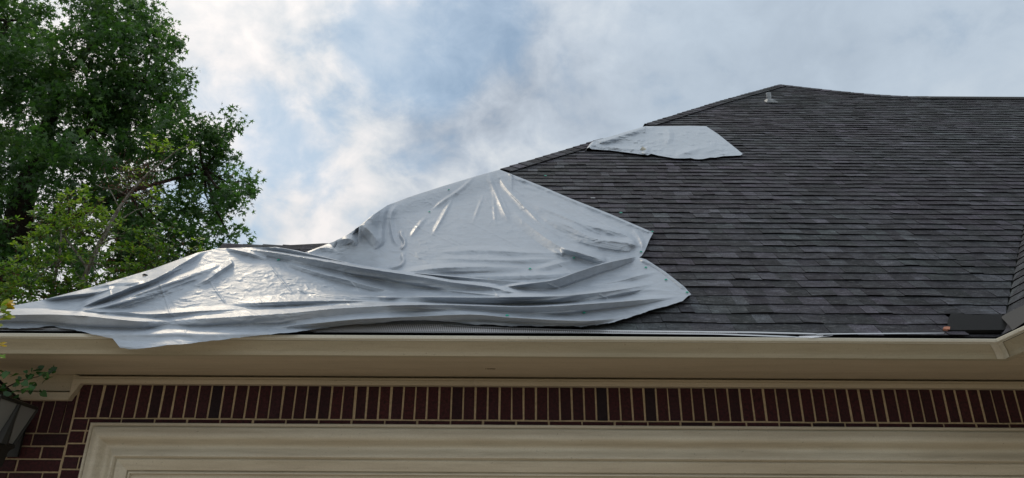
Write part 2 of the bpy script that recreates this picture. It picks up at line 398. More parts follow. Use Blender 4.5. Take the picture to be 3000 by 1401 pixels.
# door casing: a deep moulded profile swept over head and left jamb
CT = hh(1245, 4.64)
def dz(py, Y): return CT - hh(py, Y)
prof = [(0, 4.70), (0, 4.642), (.006, 4.636), (.014, 4.634), (.020, 4.640), (.023, 4.650), (.030, 4.650), (.034, 4.622)]
dcs, dce = .036, dz(1343, 4.61)
for i in range(27):
    u = i / 26; kx, ky = [0, .2, .38, .54, .68, .94, 1.], [4.622, 4.598, 4.596, 4.652, 4.652, 4.606, 4.608]
    prof.append((dcs + (dce - dcs) * u, float(np.mean([np.interp(u + e_, kx, ky) for e_ in (-.08, -.05, -.02, 0, .02, .05, .08)]))))
d2 = dce
prof += [(d2 + .006, 4.618), (d2 + .010, 4.632), (d2 + .014, 4.628), (d2 + .020, 4.622), (d2 + .024, 4.624)]
d3 = dz(1383, 4.645)
prof += [(d3, 4.652), (d3 + .003, 4.668), (d3 + .010, 4.662), (d3 + .013, 4.652), (d3 + .020, 4.650), (d3 + .024, 4.672), (d3 + .045, 4.674), (d3 + .050, 4.70), (d3 + .11, 4.702), (d3 + .112, 4.82)]
g = MB()
g.sweep(prof, [lambda p: (xc + p[0], p[1], 0.0), lambda p: (xc + p[0], p[1], CT - p[0]), lambda p: (3.75, p[1], CT - p[0])])
hp(g.build('door_casing', M_casing, HOUSE, False))
g = MB(); zz = 0.02; DT = CT - d3 - .112
for i in range(4):
    h_ = (DT + .1) / 4
    g.box((xc + .2, 4.80, zz), (3.9, 4.84, zz + h_ - .006))
    for j in range(8):
        x0_ = xc + .3 + j * .76; g.box((x0_, 4.788, zz + .09), (x0_ + .62, 4.802, zz + h_ - .09))
    zz += h_
hp(g.build('garage_door', M_door, HOUSE))

# gutter: ogee front, rolled lip, turning towards the viewer at the right
GP = [(4.163, 1.104 + .085), (4.163, 1.089), (4.122, 1.089), (4.119, 1.098), (4.115, 1.110), (4.108, 1.120), (4.099, 1.130), (4.089, 1.140), (4.077, 1.151), (4.068, 1.160)]
LP = [(4.062, 1.160), (4.060, 1.165), (4.050, 1.166), (4.048, 1.170), (4.048, 1.184), (4.052, 1.188), (4.066, 1.188), (4.068, 1.180)]
IX = 2.85
def gut_path(x0):
    def a(p): return (x0, p[0], EYE + p[1])
    def b_(p): return (IX - (4.163 - p[0]) * 1.0, p[0], EYE + p[1])
    def c_(p): return (IX - (4.163 - p[0]) * 1.0, 1.1, EYE + p[1])
    return [a, b_, c_]
g = MB(); g.sweep(GP, gut_path(-5.3)); GUT = hp(g.build('gutter', M_gutter, HOUSE))
g = MB(); g.sweep(LP, gut_path(-5.3)); hp(g.build('gutter_lip', M_lip, GUT)); 
for ch in GUT.children: ch.parent = GUT; ch.location = (0, 0, 0)
# corner mitre strap
g = MB(); s_ = [(p[0] - .003, p[1]) for p in GP[2:]]
g.sweep(s_, [lambda p: (IX - (4.163 - p[0]) - .045, p[0], EYE + p[1]), lambda p: (IX - (4.163 - p[0]) - .003, p[0], EYE + p[1]), lambda p: (IX - (4.163 - p[0]) - .003, p[0] - .045, EYE + p[1])])
hp(g.build('mitre_strap', M_lip, GUT))
# black drip edge / fascia
g = MB(); g.box((-5.2, 4.166, ZS + .02), (IX + .01, 4.19, EZ - .004)); g.box((IX + .004, 1.1, ZS + .02), (IX + .02, 4.165, EZ - .004)); hp(g.build('drip_edge', M_drip, HOUSE))

# ---- roof outline in the roof plane, (X, s)
hipA = [rs(x_, y_) for x_, y_ in ((645, 731), (943, 722))]
s1 = float((hipA[0][1] + hipA[1][1]) / 2); XA, XB = float(hipA[0][0]), float(hipA[1][0])
X0 = XA - s1 * CP                                  # eave corner, 45 degree hip in plan
hip2 = [(XB, s1)] + [tuple(map(float, rs(x_, y_))) for x_, y_ in ((1290, 586), (1473, 503), (1723, 427), (1900, 368), (2100, 305), (2289, 252))]
top = [tuple(map(float, rs(x_, y_))) for x_, y_ in ((2289, 252), (2400, 265), (2490, 275), (2560, 281), (2640, 286), (2690, 287.5), (2840, 288.3), (3000, 289.2), (3400, 291))]
h2s = np.array([p[1] for p in hip2]); h2x = np.array([p[0] for p in hip2])
tx = np.array([p[0] for p in top]); ts = np.array([p[1] for p in top])
S_AP = ts[0]; S_RG = ts[-1]
def XL(s):
    return .02 + np.where(s <= s1, X0 + (XA - X0) * np.clip(s / s1, 0, 1), np.interp(s, h2s, h2x))
def XRt(s):  # right limit of the plane above the ridge level (the roof rises to the apex), else the valley
    v = IX + np.maximum(s, 0) * CP
    o = np.argsort(ts); cur = np.interp(s, ts[o], tx[o])
    return np.where(s > ts.min() + .002, np.minimum(v, cur), v)
# deck (solid sheathing under the shingles)
deck = [(X0, 0), (XA, s1), (XB, s1)] + hip2[1:] + top[1:] + [(IX + (S_RG) * CP, S_RG), (IX, 0)]
V = [tuple(RP(x_, s_, -.012)) for x_, s_ in deck]
V2 = [tuple(RP(x_, s_, -.08)) for x_, s_ in deck]
n = len(V); Fs = [tuple(range(n))[::-1], tuple(range(n, 2 * n))] + [(i, (i + 1) % n, n + (i + 1) % n, n + i) for i in range(n)]
g = MB(); g.add(V, Fs)if False else g.add(V + V2, Fs)
ROOF = hp(g.build('roof', M_shplain, HOUSE))
# back and side slopes
def P3(x_, s_, h=0): return Vector(RP(x_, s_, h))
g = MB(); T = math.tan(PHI)
a, b_ = P3(XA, s1, -.01), P3(XB, s1, -.01); e0 = P3(X0, 0, -.01)
g.add([e0, a, Vector((X0, 2 * a.y - EY, e0.z))], [(0, 1, 2)])                                   # west hip face of the low wing
bk = Vector((X0, 2 * a.y - EY, e0.z))
g.add([a, b_, Vector((b_.x + 2.5, b_.y, b_.z)), Vector((b_.x + 2.5, bk.y, bk.z)), bk], [(0, 1, 2, 3, 4)])   # its back slope
hv = [P3(x_, s_, -.01) for x_, s_ in hip2]
for i in range(len(hv) - 1):                                                                      # main west face
    p, q = hv[i], hv[i + 1]
    dp, dq = p.z - 2.6, q.z - 2.6
    g.add([p, q, Vector((q.x - dq / T, q.y + .3, 2.6)), Vector((p.x - dp / T, p.y + .3, 2.6))], [(0, 1, 2, 3)])
tv = [P3(x_, s_, -.01) for x_, s_ in top]
for i in range(len(tv) - 1):
    p, q = tv[i], tv[i + 1]
    g.add([p, q, Vector((q.x, q.y + q.z - 2.6, 2.6)), Vector((p.x, p.y + p.z - 2.6, 2.6))], [(0, 1, 2, 3)])
p = tv[0]; g.add([p, Vector((p.x, p.y + p.z - 2.6, 2.6)), Vector((p.x - (p.z - 2.6) / T, p.y + .3, 2.6))], [(0, 1, 2)])
hp(g.build('rear_slope', M_shplain, ROOF))
EXP = .1262
def row_wave(X, r, k=0): return (fbm(np.asarray(X) * 1.1, r * 3.17 + k, 5, 3) - .5) * .016 + (vnoise(np.asarray(X) * 5.3, r * 7.7 + k, 9) - .5) * .011
def lift(X, r): return .0108 + (vnoise(np.asarray(X) * 3.1, r * 5.1, 21) - .5) * .006
TINTS = [.55, .65, .74, .82, .9, .98, 1.08, 1.2, 1.36, 1.6]
PW = [.12, .14, .14, .14, .12, .1, .09, .08, .05, .02]
def tab_geo(frame, xb0, xb1, xt0, xt1, r, sb, st, thick):
    """one shingle tab: butt edge at the bottom, top tucked under the next course"""
    xs_b = [xb0 + .0006, xb1 - .0006]; xs_t = [xt0 + .0006, xt1 - .0006]
    V = []
    for x_ in xs_b: V.append(frame(x_, sb + float(row_wave(x_, r)), float(lift(x_, r)) + thick))
    for x_ in xs_t: V.append(frame(x_, st + .012 , .0035))
    for x_ in xs_b: V.append(frame(x_, sb + float(row_wave(x_, r)) + .002, float(lift(x_, r)) + thick - .0078))
    for x_ in xs_t: V.append(frame(x_, st + .012 , -.002))
    return V
TABF = [(0, 1, 3, 2), (0, 4, 5, 1), (0, 2, 6, 4), (1, 5, 7, 3), (2, 3, 7, 6)]
TABM = [0, 1, 1, 1, 1]
TLx = [-400, -80, 0, 43, 120, 278, 448, 576, 640, 700, 811, 870, 930, 1030, 1100, 1190, 1400, 1500, 1574, 1626, 1683, 1767, 1863, 1893, 1950, 2005, 2024]
TLy = [960, 915, 903, 895, 880, 839, 788, 741, 728, 726, 724, 734, 748, 771, 784, 796, 815, 825, 827, 819, 799, 771, 752, 760, 797, 840, 862]
UTx = [895, 935, 975, 1015, 1055, 1100, 1134, 1199, 1299, 1399, 1464, 1523, 1598, 1673, 1783, 1913]
UTy = [739, 724, 709, 690, 662, 625, 602, 577, 545, 515, 497, 520, 550, 582, 625, 681]
BLx = [-400, -80, 0, 90, 130, 157, 200, 280, 330, 342, 352, 380, 470, 600, 700, 850, 940, 1050, 1200, 1330, 1400, 1500, 1650, 1700, 1760, 1840, 1900, 1973, 2000, 2016, 2024]
BLy = [965, 963, 962, 962, 959, 955, 965, 980, 993, 1008, 1020, 1023, 1015, 1000, 990, 973, 962, 950, 939, 943, 951, 955, 957, 957, 950, 932, 912, 890, 882, 867, 864]
def under_tarp(px, py):
    return (px < 2015 and np.interp(px, TLx, TLy) - 2 < py < np.interp(px, BLx, BLy) - 6) or (905 < px < 1905 and np.interp(px, UTx, UTy) + 4 < py < 800)
def add_tint(me, cols):
    a = me.color_attributes.new('tint', 'FLOAT_COLOR', 'POINT'); a.data.foreach_set('color', np.asarray(cols, np.float32).ravel())
tint_c = lambda t_, w: (t_ * (1 + .05 * w), t_ * (1 - .02 * w), t_ * (1 + .04 * w), 1)
tabs = []                                            # (row, V, tint, px, py)
frame_main = lambda x_, s_, h_: tuple(RP(x_, s_, h_))
nrows = int(S_AP / EXP) + 1
for r in range(nrows):
    sb, st = r * EXP - (.02 if r == 0 else 0), (r + 1) * EXP
    if sb > S_AP - .02: break
    st = min(st, S_AP - .004)
    if sb < s1 < st: xl_b, xl_t = float(XL(np.array(sb))), XB
    else: xl_b, xl_t = float(XL(np.array(sb))), float(XL(np.array(st)))
    xr_b, xr_t = float(XRt(np.array(sb))), float(XRt(np.array(st)))
    xmax = min(max(xr_b, xr_t), 13.0)
    x = min(xl_b, xl_t) - random.uniform(0, .12)
    while x < xmax:
        w_ = random.choice((.085, .10, .115, .13, .15, .17)) * random.uniform(.94, 1.06)
        xe = x + w_
        b0, b1 = np.clip([x, xe], xl_b, xr_b); t0, t1 = np.clip([x, xe], xl_t, xr_t)
        if (b1 - b0) > .003 or (t1 - t0) > .003:
            if b1 - b0 < .004: b1 = b0 + .004
            if t1 - t0 < .004: t1 = t0 + .004
            tin = float(rng.choice(TINTS, p=PW)) * random.uniform(.94, 1.06)
            V = tab_geo(frame_main, b0, b1, t0, t1, r, sb + (random.uniform(-.005, .005) if r else 0), st, random.choice((0, 0, .0015, .003, .0045)))
            px_, py_ = project(((np.array(V[0]) + np.array(V[3])) / 2))
            tabs.append((r, V, tint_c(tin, random.uniform(-1, 1)), float(px_), float(py_)))
        x = xe
vis = [i for i, t_ in enumerate(tabs) if -10 < t_[3] < 3005 and not under_tarp(t_[3], t_[4])]
vis.sort(key=lambda i: tabs[i][0]); single = set(vis[:298])
jv, jf, jm, jc = [], [], [], []
for i, (r, V, tn, px_, py_) in enumerate(tabs):
    if r < 2 and 2806 < px_ < 2990 and py_ > 934: continue
    if i in single:
        c0 = np.array(V).mean(0)
        me = bpy.data.meshes.new('shingle'); me.from_pydata([tuple(np.array(p) - c0) for p in V], [], TABF)
        me.materials.append(M_shingle); me.materials.append(M_shedge); me.polygons.foreach_set('material_index', np.array(TABM, np.int32)); add_tint(me, [tn] * 8)
        o = link(bpy.data.objects.new('shingle', me), ROOF); o.location = Vector(c0) - Vector(HL)
    else:
        b0 = len(jv); jv += V; jf += [tuple(b0 + k_ for k_ in f) for f in TABF]; jm += TABM; jc += [tn] * 8
# wing roof at the right, its rows run towards the viewer
def frame_wing(y_, s_, h_): return (IX + .008 + s_ * CP - h_ * SP, y_, EZ + s_ * SP + h_ * CP)
for r in range(40):
    sb, st = r * EXP, (r + 1) * EXP
    y = 4.16 + st * CP
    while y > .6:
        w_ = random.choice((.10, .13, .16)); ye = y - w_
        b0, b1 = min(y, 4.16 + sb * CP), min(ye, 4.16 + sb * CP)
        if b0 - b1 < .004: b1 = b0 - .004
        V = tab_geo(frame_wing, b1, b0, ye, y, r, sb, st, 0)
        k0 = len(jv); jv += V; jf += [tuple(k0 + k_ for k_ in f)[::-1] for f in TABF]; jm += TABM
        jc += [tint_c(float(rng.choice(TINTS, p=PW)), random.uniform(-1, 1))] * 8
        y = ye
o = mesh_obj('shingle_field', jv, jf, [M_shingle, M_shedge], ROOF, mi=jm); add_tint(o.data, jc); hp(o); o['kind'] = 'stuff'
g = MB(); S40 = 40 * EXP
g.add([frame_wing(.6, 0, -.012), frame_wing(4.16, 0, -.012), frame_wing(4.16 + S40 * CP, S40, -.012), frame_wing(.6, S40, -.012)], [(0, 1, 2, 3)])
hp(g.build('wing_deck', M_shplain, ROOF))

# hip and ridge caps: bent pieces lapping one another
def cap_run(A, B, nA, nB, stepm=.135, half=.125, name='ridge_cap', start=0.0, skip=True):
    """caps from low point A to high point B; nA, nB unit directions down each slope, square to the line"""
    A, B = Vector(A), Vector(B); d = (B - A); ln = d.length; d.normalize(); nu = (Vector(nA) + Vector(nB)).normalized() * -1
    k = 0; p = start
    while p < ln:
        q = min(p + stepm * 1.5, ln + .02)
        l0, l1 = .045 + random.uniform(-.002, .003), .037
        jit = random.uniform(-.004, .004); hw = half * random.uniform(.95, 1.03)
        V = []
        for (s_, lf) in ((p, l0), (q, l1)):
            c = A + d * s_ + nu * lf
            for sgn, nn in ((1, nA), (-1, nB)): pass
            V += [c + Vector(nA) * hw - nu * .004, c + nu * .002, c + Vector(nB) * hw - nu * .004]
        V += [v - nu * .009 for v in V[:3]]
        cpx = float(project(np.array(V[1]))[0])
        if skip and (cpx < 1462 or 1738 < cpx < 1878): p += stepm; k += 1; continue      # these lie under the tarps
        me = bpy.data.meshes.new(name); c0 = V[1].copy()
        me.from_pydata([tuple(v - c0) for v in V], [], [(0, 1, 4, 3), (1, 2, 5, 4), (6, 7, 1, 0), (7, 8, 2, 1)])
        me.materials.append(M_shingle); me.materials.append(M_shedge); me.polygons.foreach_set('material_index', np.array([0, 0, 1, 1], np.int32))
        tn = float(rng.choice(TINTS, p=PW)); add_tint(me, [tint_c(tn, random.uniform(-1, 1))] * 9)
        o = link(bpy.data.objects.new(name, me), ROOF); o.location = c0 + Vector((0, 0, 0)) - Vector(HL)
        p += stepm; k += 1
def slope_dirs(A, B, other):
    d = (Vector(B) - Vector(A)).normalized()
    n1 = Vector(NRM); a = n1.cross(d).normalized()
    if a.z > 0: a = -a
    n2 = Vector(other).normalized(); b_ = n2.cross(d).normalized()
    if b_.z > 0: b_ = -b_
    return a, b_
for i in range(len(hv) - 1):
    if i < 1: continue
    na, nb_ = slope_dirs(hv[i], hv[i + 1], (-SP, 0.05, CP)); cap_run(hv[i], hv[i + 1], na, nb_)
for i in range(0, 5):
    na, nb_ = slope_dirs(tv[i + 1], tv[i], (0, SP, CP)); cap_run(tv[i + 1], tv[i], na, nb_, .15)
na, nb_ = slope_dirs(a, b_ := P3(XB, s1, -.01), (0, SP, CP)); cap_run(a, Vector((XB + .1, b_.y, b_.z)) - Vector((0, 0, .02)), na, nb_, .15, .10, skip=False)
# ridge vent along the right end of the ridge
g = MB(); p, q = tv[5], tv[8]
dn = Vector((0, -CP, -SP)); up = Vector((0, 0, 1))
prof_ = [dn * .16 + Vector(NRM) * .006, dn * .155 + Vector(NRM) * .034, Vector((0, 0, .045)), Vector((0, .12, -.05))]
g.sweep(prof_, [lambda c, p=p: p + c, lambda c, q=q: q + c]); g.add([p + prof_[0], p + prof_[1], p + prof_[2], p + prof_[3]], [(0, 1, 2, 3)])
hp(g.build('ridge_vent', M_black, ROOF))
g = MB(); g.add([p + Vector((-.03, 0, 0)) + c_ for c_ in (dn * .15 + Vector(NRM) * .03, Vector((0, 0, .047)), Vector((.2, 0, .049)), dn * .15 + Vector((.16, 0, 0)) + Vector(NRM) * .036)], [(0, 3, 2, 1)]); hp(g.build('vent_end_cap', M_greymem, ROOF))

# plumbing vent near the apex and the one poking out of the small tarp
def vent(px0, py0, px1, py1, dia, name, m=M_metal):
    X_, s_ = rs(px0, py0); base = Vector(RP(float(X_), float(s_), 0)); Yt = base.y
    tp = Vector(at(px1, py1, Yt - .02)); g = MB()
    g.tube([base, base.lerp(tp, .52), base.lerp(tp, .55), tp], [dia * .5, dia * .5, dia * .56, dia * .56], 14)
    g.tube([tp, tp - (tp - base) * .4], [dia * .5, dia * .5], 14, cap=False)
    o = hp(g.build(name, m, ROOF, False)); return base, tp, o
base, tp, o = vent(2255, 303, 2251, 273, .064, 'vent_pipe')
g = MB(); ax = Vector((1, 0, 0)); us = Vector((0, CP, SP)); nn = Vector(NRM)
g.add([base + ax * (sx_ * .09 + .02) + us * sy_ * .06 + nn * .026 for sx_, sy_ in ((-1, -1), (1, -1), (1, 1), (-1, 1))] + [base + ax * sx_ * .045 + us * sy_ * .035 + nn * .06 for sx_, sy_ in ((-1, -1), (1, -1), (1, 1), (-1, 1))],
      [(0, 1, 5, 4), (1, 2, 6, 5), (2, 3, 7, 6), (3, 0, 4, 7), (4, 5, 6, 7)])
hp(g.build('pipe_flashing', M_metal, ROOF))

# membrane patches at the inner corner
def on_roof(pts, h): return [RP(*map(float, rs(x_, y_)), h) for x_, y_ in pts]
pp = [(2776, 976.5), (2774, 960), (2776, 944), (2784, 927), (2862, 932), (2931, 929), (2940, 940), (2957, 957), (2962, 972), (2950, 976)]
V = on_roof(pp, .021); V2 = on_roof(pp, .002); n = len(pp)
g = MB(); g.add(list(V) + list(V2), [tuple(range(n))[::-1]] + [(i, n + i, n + (i + 1) % n, (i + 1) % n) for i in range(n)]); hp(g.build('membrane_patch', M_black, ROOF))
def wing_pt(x_, y_, h=.03):
    d = rays(x_, y_); nw = np.array([-SP, 0, CP]); o_ = np.array([IX + .008, 0, EZ]) + nw * h
    return CO + d * (((o_ - CO) @ nw) / (d @ nw))
pp = [(2932, 929), (2953, 916), (2986, 900), (3030, 880), (3060, 930), (3000, 945), (2966, 968), (2958, 956)]
V = [wing_pt(x_, y_, .032) for x_, y_ in pp]; V2 = [wing_pt(x_, y_, .004) for x_, y_ in pp]; n = len(pp)
g = MB(); g.add(V + V2, [tuple(range(n))[::-1]] + [(i, n + i, n + (i + 1) % n, (i + 1) % n) for i in range(n)]); hp(g.build('membrane_patch', M_greymem, ROOF))
pp = [(2760, 974), (2763, 969), (2773, 968), (2781, 969), (2780, 976), (2771, 976.5)]
V = on_roof(pp, .026); V2 = on_roof(pp, .015); n = len(pp)
g = MB(); g.add(list(V) + list(V2), [tuple(range(n))[::-1]] + [(i, n + i, n + (i + 1) % n, (i + 1) % n) for i in range(n)]); o = hp(g.build('mastic_patch', M_orange, ROOF)); o['label'] = 'small orange smear of mastic at the end of the drip edge'

# gutter guard: perforated strip pried up over the first course, and its bright edge
def strip(name, xs, yt, yb, Tt, Tb, m, parent, nsub=60, x_rng=None):
    X_ = np.linspace(xs[0], xs[-1], nsub * 3); top_ = np.interp(X_, xs, yt); bot_ = np.interp(X_, xs, yb)
    rows = []
    for u in (0, .5, 1):
        y_ = top_ * (1 - u) + bot_ * u; T_ = Tt * (1 - u) + Tb * u + (vnoise(X_ * .012, y_ * 0 + 3, 2) - .5) * .012
        rows.append(at(X_, y_, np.minimum(roofY(X_, y_), 4.6) - T_))
    V = np.concatenate(rows); n = len(X_); Fs = [(k_ * n + i, (k_ + 1) * n + i, (k_ + 1) * n + i + 1, k_ * n + i + 1) for k_ in range(2) for i in range(n - 1)]
    return hp(mesh_obj(name, V, Fs, m, parent, True))
strip('gutter_guard', [-160, 150, 300, 880, 1050, 1290, 1480, 1700, 2040, 2160], [961, 960, 962, 950, 949, 950, 959, 966, 971, 974], [966, 966, 968, 971, 971.5, 972, 973.5, 974, 975, 976], .045, .045, M_guard, GUT)
strip('guard_edge', [-160, 300, 900, 1480, 1700, 2100, 2300, 2345], [966.5, 968.5, 971.6, 973.6, 973.6, 977, 984, 987], [968.5, 970.5, 973.6, 976, 976.6, 980.5, 988, 988.5], .052, .055, M_white, GUT)
strip('guard_edge', [1300, 1480, 1700, 2040, 2200, 2380, 2400], [952.5, 960.5, 966, 970, 971.5, 976, 978], [955, 963.5, 969.3, 973, 975.5, 979.6, 980], .056, .058, M_white, GUT)
strip('gutter_guard', [2340, 2360, 2395, 2412], [985, 984, 983, 983], [988.5, 990.5, 990.5, 984.5], .05, .075, M_guard, GUT, 10)
strip('guard_edge', [2392, 2420, 2500, 2650, 2766], [977.5, 977, 976.2, 975.4, 975], [981.4, 980.2, 979.3, 978.2, 976.6], .052, .058, M_white, GUT)
strip('guard_edge', [2330, 2380, 2412, 2440], [987.4, 989.6, 985, 982.5], [990.2, 991.6, 987, 983.6], .07, .085, M_white, GUT, 10)

# ------------------------------------------------------------------ tarps
def smooth01(u): u = np.clip(u, 0, 1); return u * u * (3 - 2 * u)
def catmull(pts, k=5):
    P = np.array(pts, float)
    if len(P) < 3: return P
    E = np.concatenate([[2 * P[0] - P[1]], P, [2 * P[-1] - P[-2]]]); out = []
    for i in range(1, len(E) - 2):
        for u in np.arange(k) / k:
            out.append(.5 * (2 * E[i] + (E[i + 1] - E[i - 1]) * u + (2 * E[i - 1] - 5 * E[i] + 4 * E[i + 1] - E[i + 2]) * u * u + (3 * E[i] - E[i - 1] - 3 * E[i + 1] + E[i + 2]) * u ** 3))
    out.append(P[-1]); return np.array(out)
def fold(px, py, pts, A, wa, wb, pa=1.6, pb=1.3, taper=(.15, .15)):
    """standoff of a fold whose crest follows pts; wa/wb = widths on the left/right-hand (upper/lower) side in px"""
    P = catmull(pts); seg = P[1:] - P[:-1]; ln = np.hypot(seg[:, 0], seg[:, 1]); cum = np.concatenate([[0], np.cumsum(ln)]); tot = cum[-1]
    best = np.full(px.shape, 1e9); sd_ = np.zeros(px.shape); arc = np.zeros(px.shape); 
    for i in range(len(seg)):
        dx, dy = px - P[i, 0], py - P[i, 1]
        u = (dx * seg[i, 0] + dy * seg[i, 1]) / ln[i] ** 2; uc = np.clip(u, 0, 1)
        ex, ey = dx - uc * seg[i, 0], dy - uc * seg[i, 1]; d = np.hypot(ex, ey)
        cr = (seg[i, 0] * dy - seg[i, 1] * dx) / ln[i]
        m = d < best; best = np.where(m, d, best); sd_ = np.where(m, np.where(cr >= 0, 1, -1), sd_); arc = np.where(m, cum[i] + uc * ln[i], arc)
    a = arc / tot
    A_ = np.interp(a, np.linspace(0, 1, len(A)), A) if hasattr(A, '__len__') else A
    wa_ = np.interp(a, np.linspace(0, 1, len(wa)), wa) if hasattr(wa, '__len__') else wa
    wb_ = np.interp(a, np.linspace(0, 1, len(wb)), wb) if hasattr(wb, '__len__') else wb
    tp_ = smooth01(a / max(taper[0], 1e-6)) * smooth01((1 - a) / max(taper[1], 1e-6))
    ws = .45 + .55 * tp_; best = best / ws
    dd = np.where(sd_ > 0, best / wb_, best / wa_); pw = np.where(sd_ > 0, pb, pa)
    q = np.clip(1 - dd, 0, 1)
    pr = np.where(pw < 1.001, q, q ** pw)
    pr = pr * (1 - .0) ; pr = np.where(q < .35, pr * smooth01(q / .35) , pr)
    return 1.3 * A_ * tp_ * pr
def crinkle(px, py, seed=3, a=.006):
    qx = px + 30 * (fbm(px / 90, py / 60, seed + 1, 3) - .5) * 2; qy = py + 22 * (fbm(px / 110, py / 50, seed + 2, 3) - .5) * 2
    n1 = 1 - np.abs(2 * fbm(qx / 70, qy / 17, seed, 3) - 1); n2 = 1 - np.abs(2 * fbm(qx / 26 + qy / 40, qy / 11, seed + 5, 3) - 1)
    amp = .35 + 1.1 * smooth01((fbm(px / 160, py / 90, seed + 9, 2) - .35) / .3)
    return a * amp * (n1 ** 3 + .5 * n2 ** 3)
def sheet(name, top_f, bot_f, x0, x1, nx, ny, Tf, m, parent, skirt=True, ymid=None, clampY=None):
    xs = np.linspace(x0, x1, nx); v = np.linspace(0, 1, ny)
    tpy, bty = top_f(xs), bot_f(xs)
    PX = np.repeat(xs[None], ny, 0); PY = tpy[None] + (bty - tpy)[None] * v[:, None]
    Tt = Tf(PX, PY); Y = roofY(PX, PY) - Tt
    if clampY is not None: Y = clampY(PX, PY, Y)
    V = at(PX, PY, Y)
    if skirt:
        e = V[0]; sk = skirt(xs)
        V = np.concatenate([(e + sk[1])[None], (e + sk[0])[None], V]); ny += 2
    V = V.reshape(-1, 3); idx = np.arange(nx * ny).reshape(ny, nx)
    Fs = np.stack([idx[:-1, :-1], idx[1:, :-1], idx[1:, 1:], idx[:-1, 1:]], -1).reshape(-1, 4)
    return mesh_obj(name, V, Fs, m, parent, True)
f_ = lambda xs_, ys_: (lambda x_: np.interp(x_, xs_, ys_))

UPF = [  # (crest points, amplitude, width on the right of travel?, ...) travel left->right: 'wb' is below
 ([(1431, 500), (1440, 535), (1454, 568), (1476, 618), (1490, 645), (1503, 663)], [.0, .05, .07, .075, .05, .01], 15, 26, 1.3, 1.5, (.25, .2)),
 ([(1451, 500), (1470, 530), (1493, 562), (1547, 616), (1598, 667), (1663, 706)], [.02, .06, .075, .08, .05, .01], 22, 26, 1.3, 1.5, (.02, .2)),
 ([(1575, 630), (1668, 664), (1739, 698), (1800, 708), (1852, 715), (1872, 737)], [.02, .06, .09, .10, .09, .03], 18, 34, 1.3, 1.2, (.1, .1)),
 ([(1553, 596), (1626, 624), (1700, 655), (1796, 678), (1841, 695), (1878, 729)], [.02, .05, .075, .08, .07, .03], 14, 24, 1.3, 1.2, (.1, .1)),
 ([(1500, 610), (1527, 641), (1598, 695), (1654, 729), (1725, 743), (1790, 764)], [.01, .05, .075, .09, .07, .02], 26, 30, 1.5, 1.3, (.1, .1)),
 ([(1210, 745), (1400, 733), (1541, 741), (1654, 742)], [.0, .035, .045, .03], 16, 14, 1.4, 1.0, (.3, .02)),
 ([(1640, 728), (1665, 733), (1720, 748), (1781, 768)], [.03, .065, .06, .02], 12, 18, 1.4, 1.0, (.1, .1)),
 ([(1240, 772), (1295, 759), (1446, 762), (1570, 760), (1671, 757)], [.0, .035, .045, .04, .01], 15, 14, 1.4, 1.0, (.2, .1)),
 ([(1150, 803), (1197, 797), (1295, 785), (1446, 782), (1530, 785), (1556, 790)], [.03, .07, .085, .08, .05, .01], 16, 20, 1.4, 1.0, (.1, .1)),
 ([(1556, 790), (1600, 782), (1650, 768), (1700, 757)], [.01, .04, .04, .02], 14, 14, 1.4, 1.2, (.2, .2)),
 ([(1330, 808), (1492, 809), (1620, 804), (1700, 795)], [.02, .045, .05, .02], 12, 14, 1.4, 1.0, (.2, .2)),
 ([(1396, 512), (1348, 556), (1297, 590), (1259, 621)], [.02, .045, .06, .05], 16, 12, 1.2, 1.2, (.1, .02)),
 ([(1330, 570), (1319, 593), (1305, 621), (1283, 661), (1264, 694)], [.01, .05, .06, .05, .03], 14, 20, 1.3, 1.4, (.2, .08)),
 ([(1165, 600), (1150, 618), (1144, 640), (1147, 670), (1156, 706), (1175, 727)], [.03, .07, .07, .07, .05, .02], 26, 20, 1.2, 1.4, (.1, .1)),
 ([(1178, 672), (1176, 689), (1185, 705), (1184, 720), (1168, 735)], [.03, .06, .07, .06, .03], 14, 16, 1.2, 1.2, (.15, .1)),
 ([(1188, 737), (1180, 750), (1182, 765), (1170, 778), (1130, 788)], [.02, .05, .06, .05, .02], 16, 16, 1.2, 1.2, (.1, .1)),
 ([(1250, 636), (1232, 655), (1214, 678), (1200, 697)], [.02, .045, .045, .02], 16, 16, 1.3, 1.3, (.2, .2)),
 ([(1134, 602), (1122, 640), (1118, 690), (1121, 723)], [.03, .05, .05, .03], 18, 22, 1.3, 1.3, (.1, .1)),
 ([(1050, 664), (1066, 664), (1085, 680), (1099, 696), (1121, 723)], [.015, .05, .07, .06, .02], 24, 30, 1.2, 1.1, (.2, .1)),
 ([(975, 712), (1010, 700), (1036, 706), (1030, 728)], [.01, .05, .05, .01], 16, 22, 1.2, 1.2, (.2, .2)),
 ([(895, 745), (935, 728), (960, 726), (985, 735)], [.02, .05, .05, .02], 12, 16, 1.2, 1.2, (.1, .2)),
 ([(1486, 505), (1523, 525), (1598, 555), (1673, 587), (1783, 631), (1905, 683)], [.03, .035, .03, .035, .03, .03], 10, 8, 1., 1.4, (.02, .02)),
 ([(1850, 668), (1870, 690), (1882, 715), (1880, 735)], [.01, .03, .04, .02], 12, 14, 1.2, 1.2, (.2, .2)),
]
UPX = []
def bez(p0, p1, p2, n=6): return [tuple((1 - u) ** 2 * np.array(p0) + 2 * u * (1 - u) * np.array(p1) + u * u * np.array(p2)) for u in np.linspace(0, 1, n)]
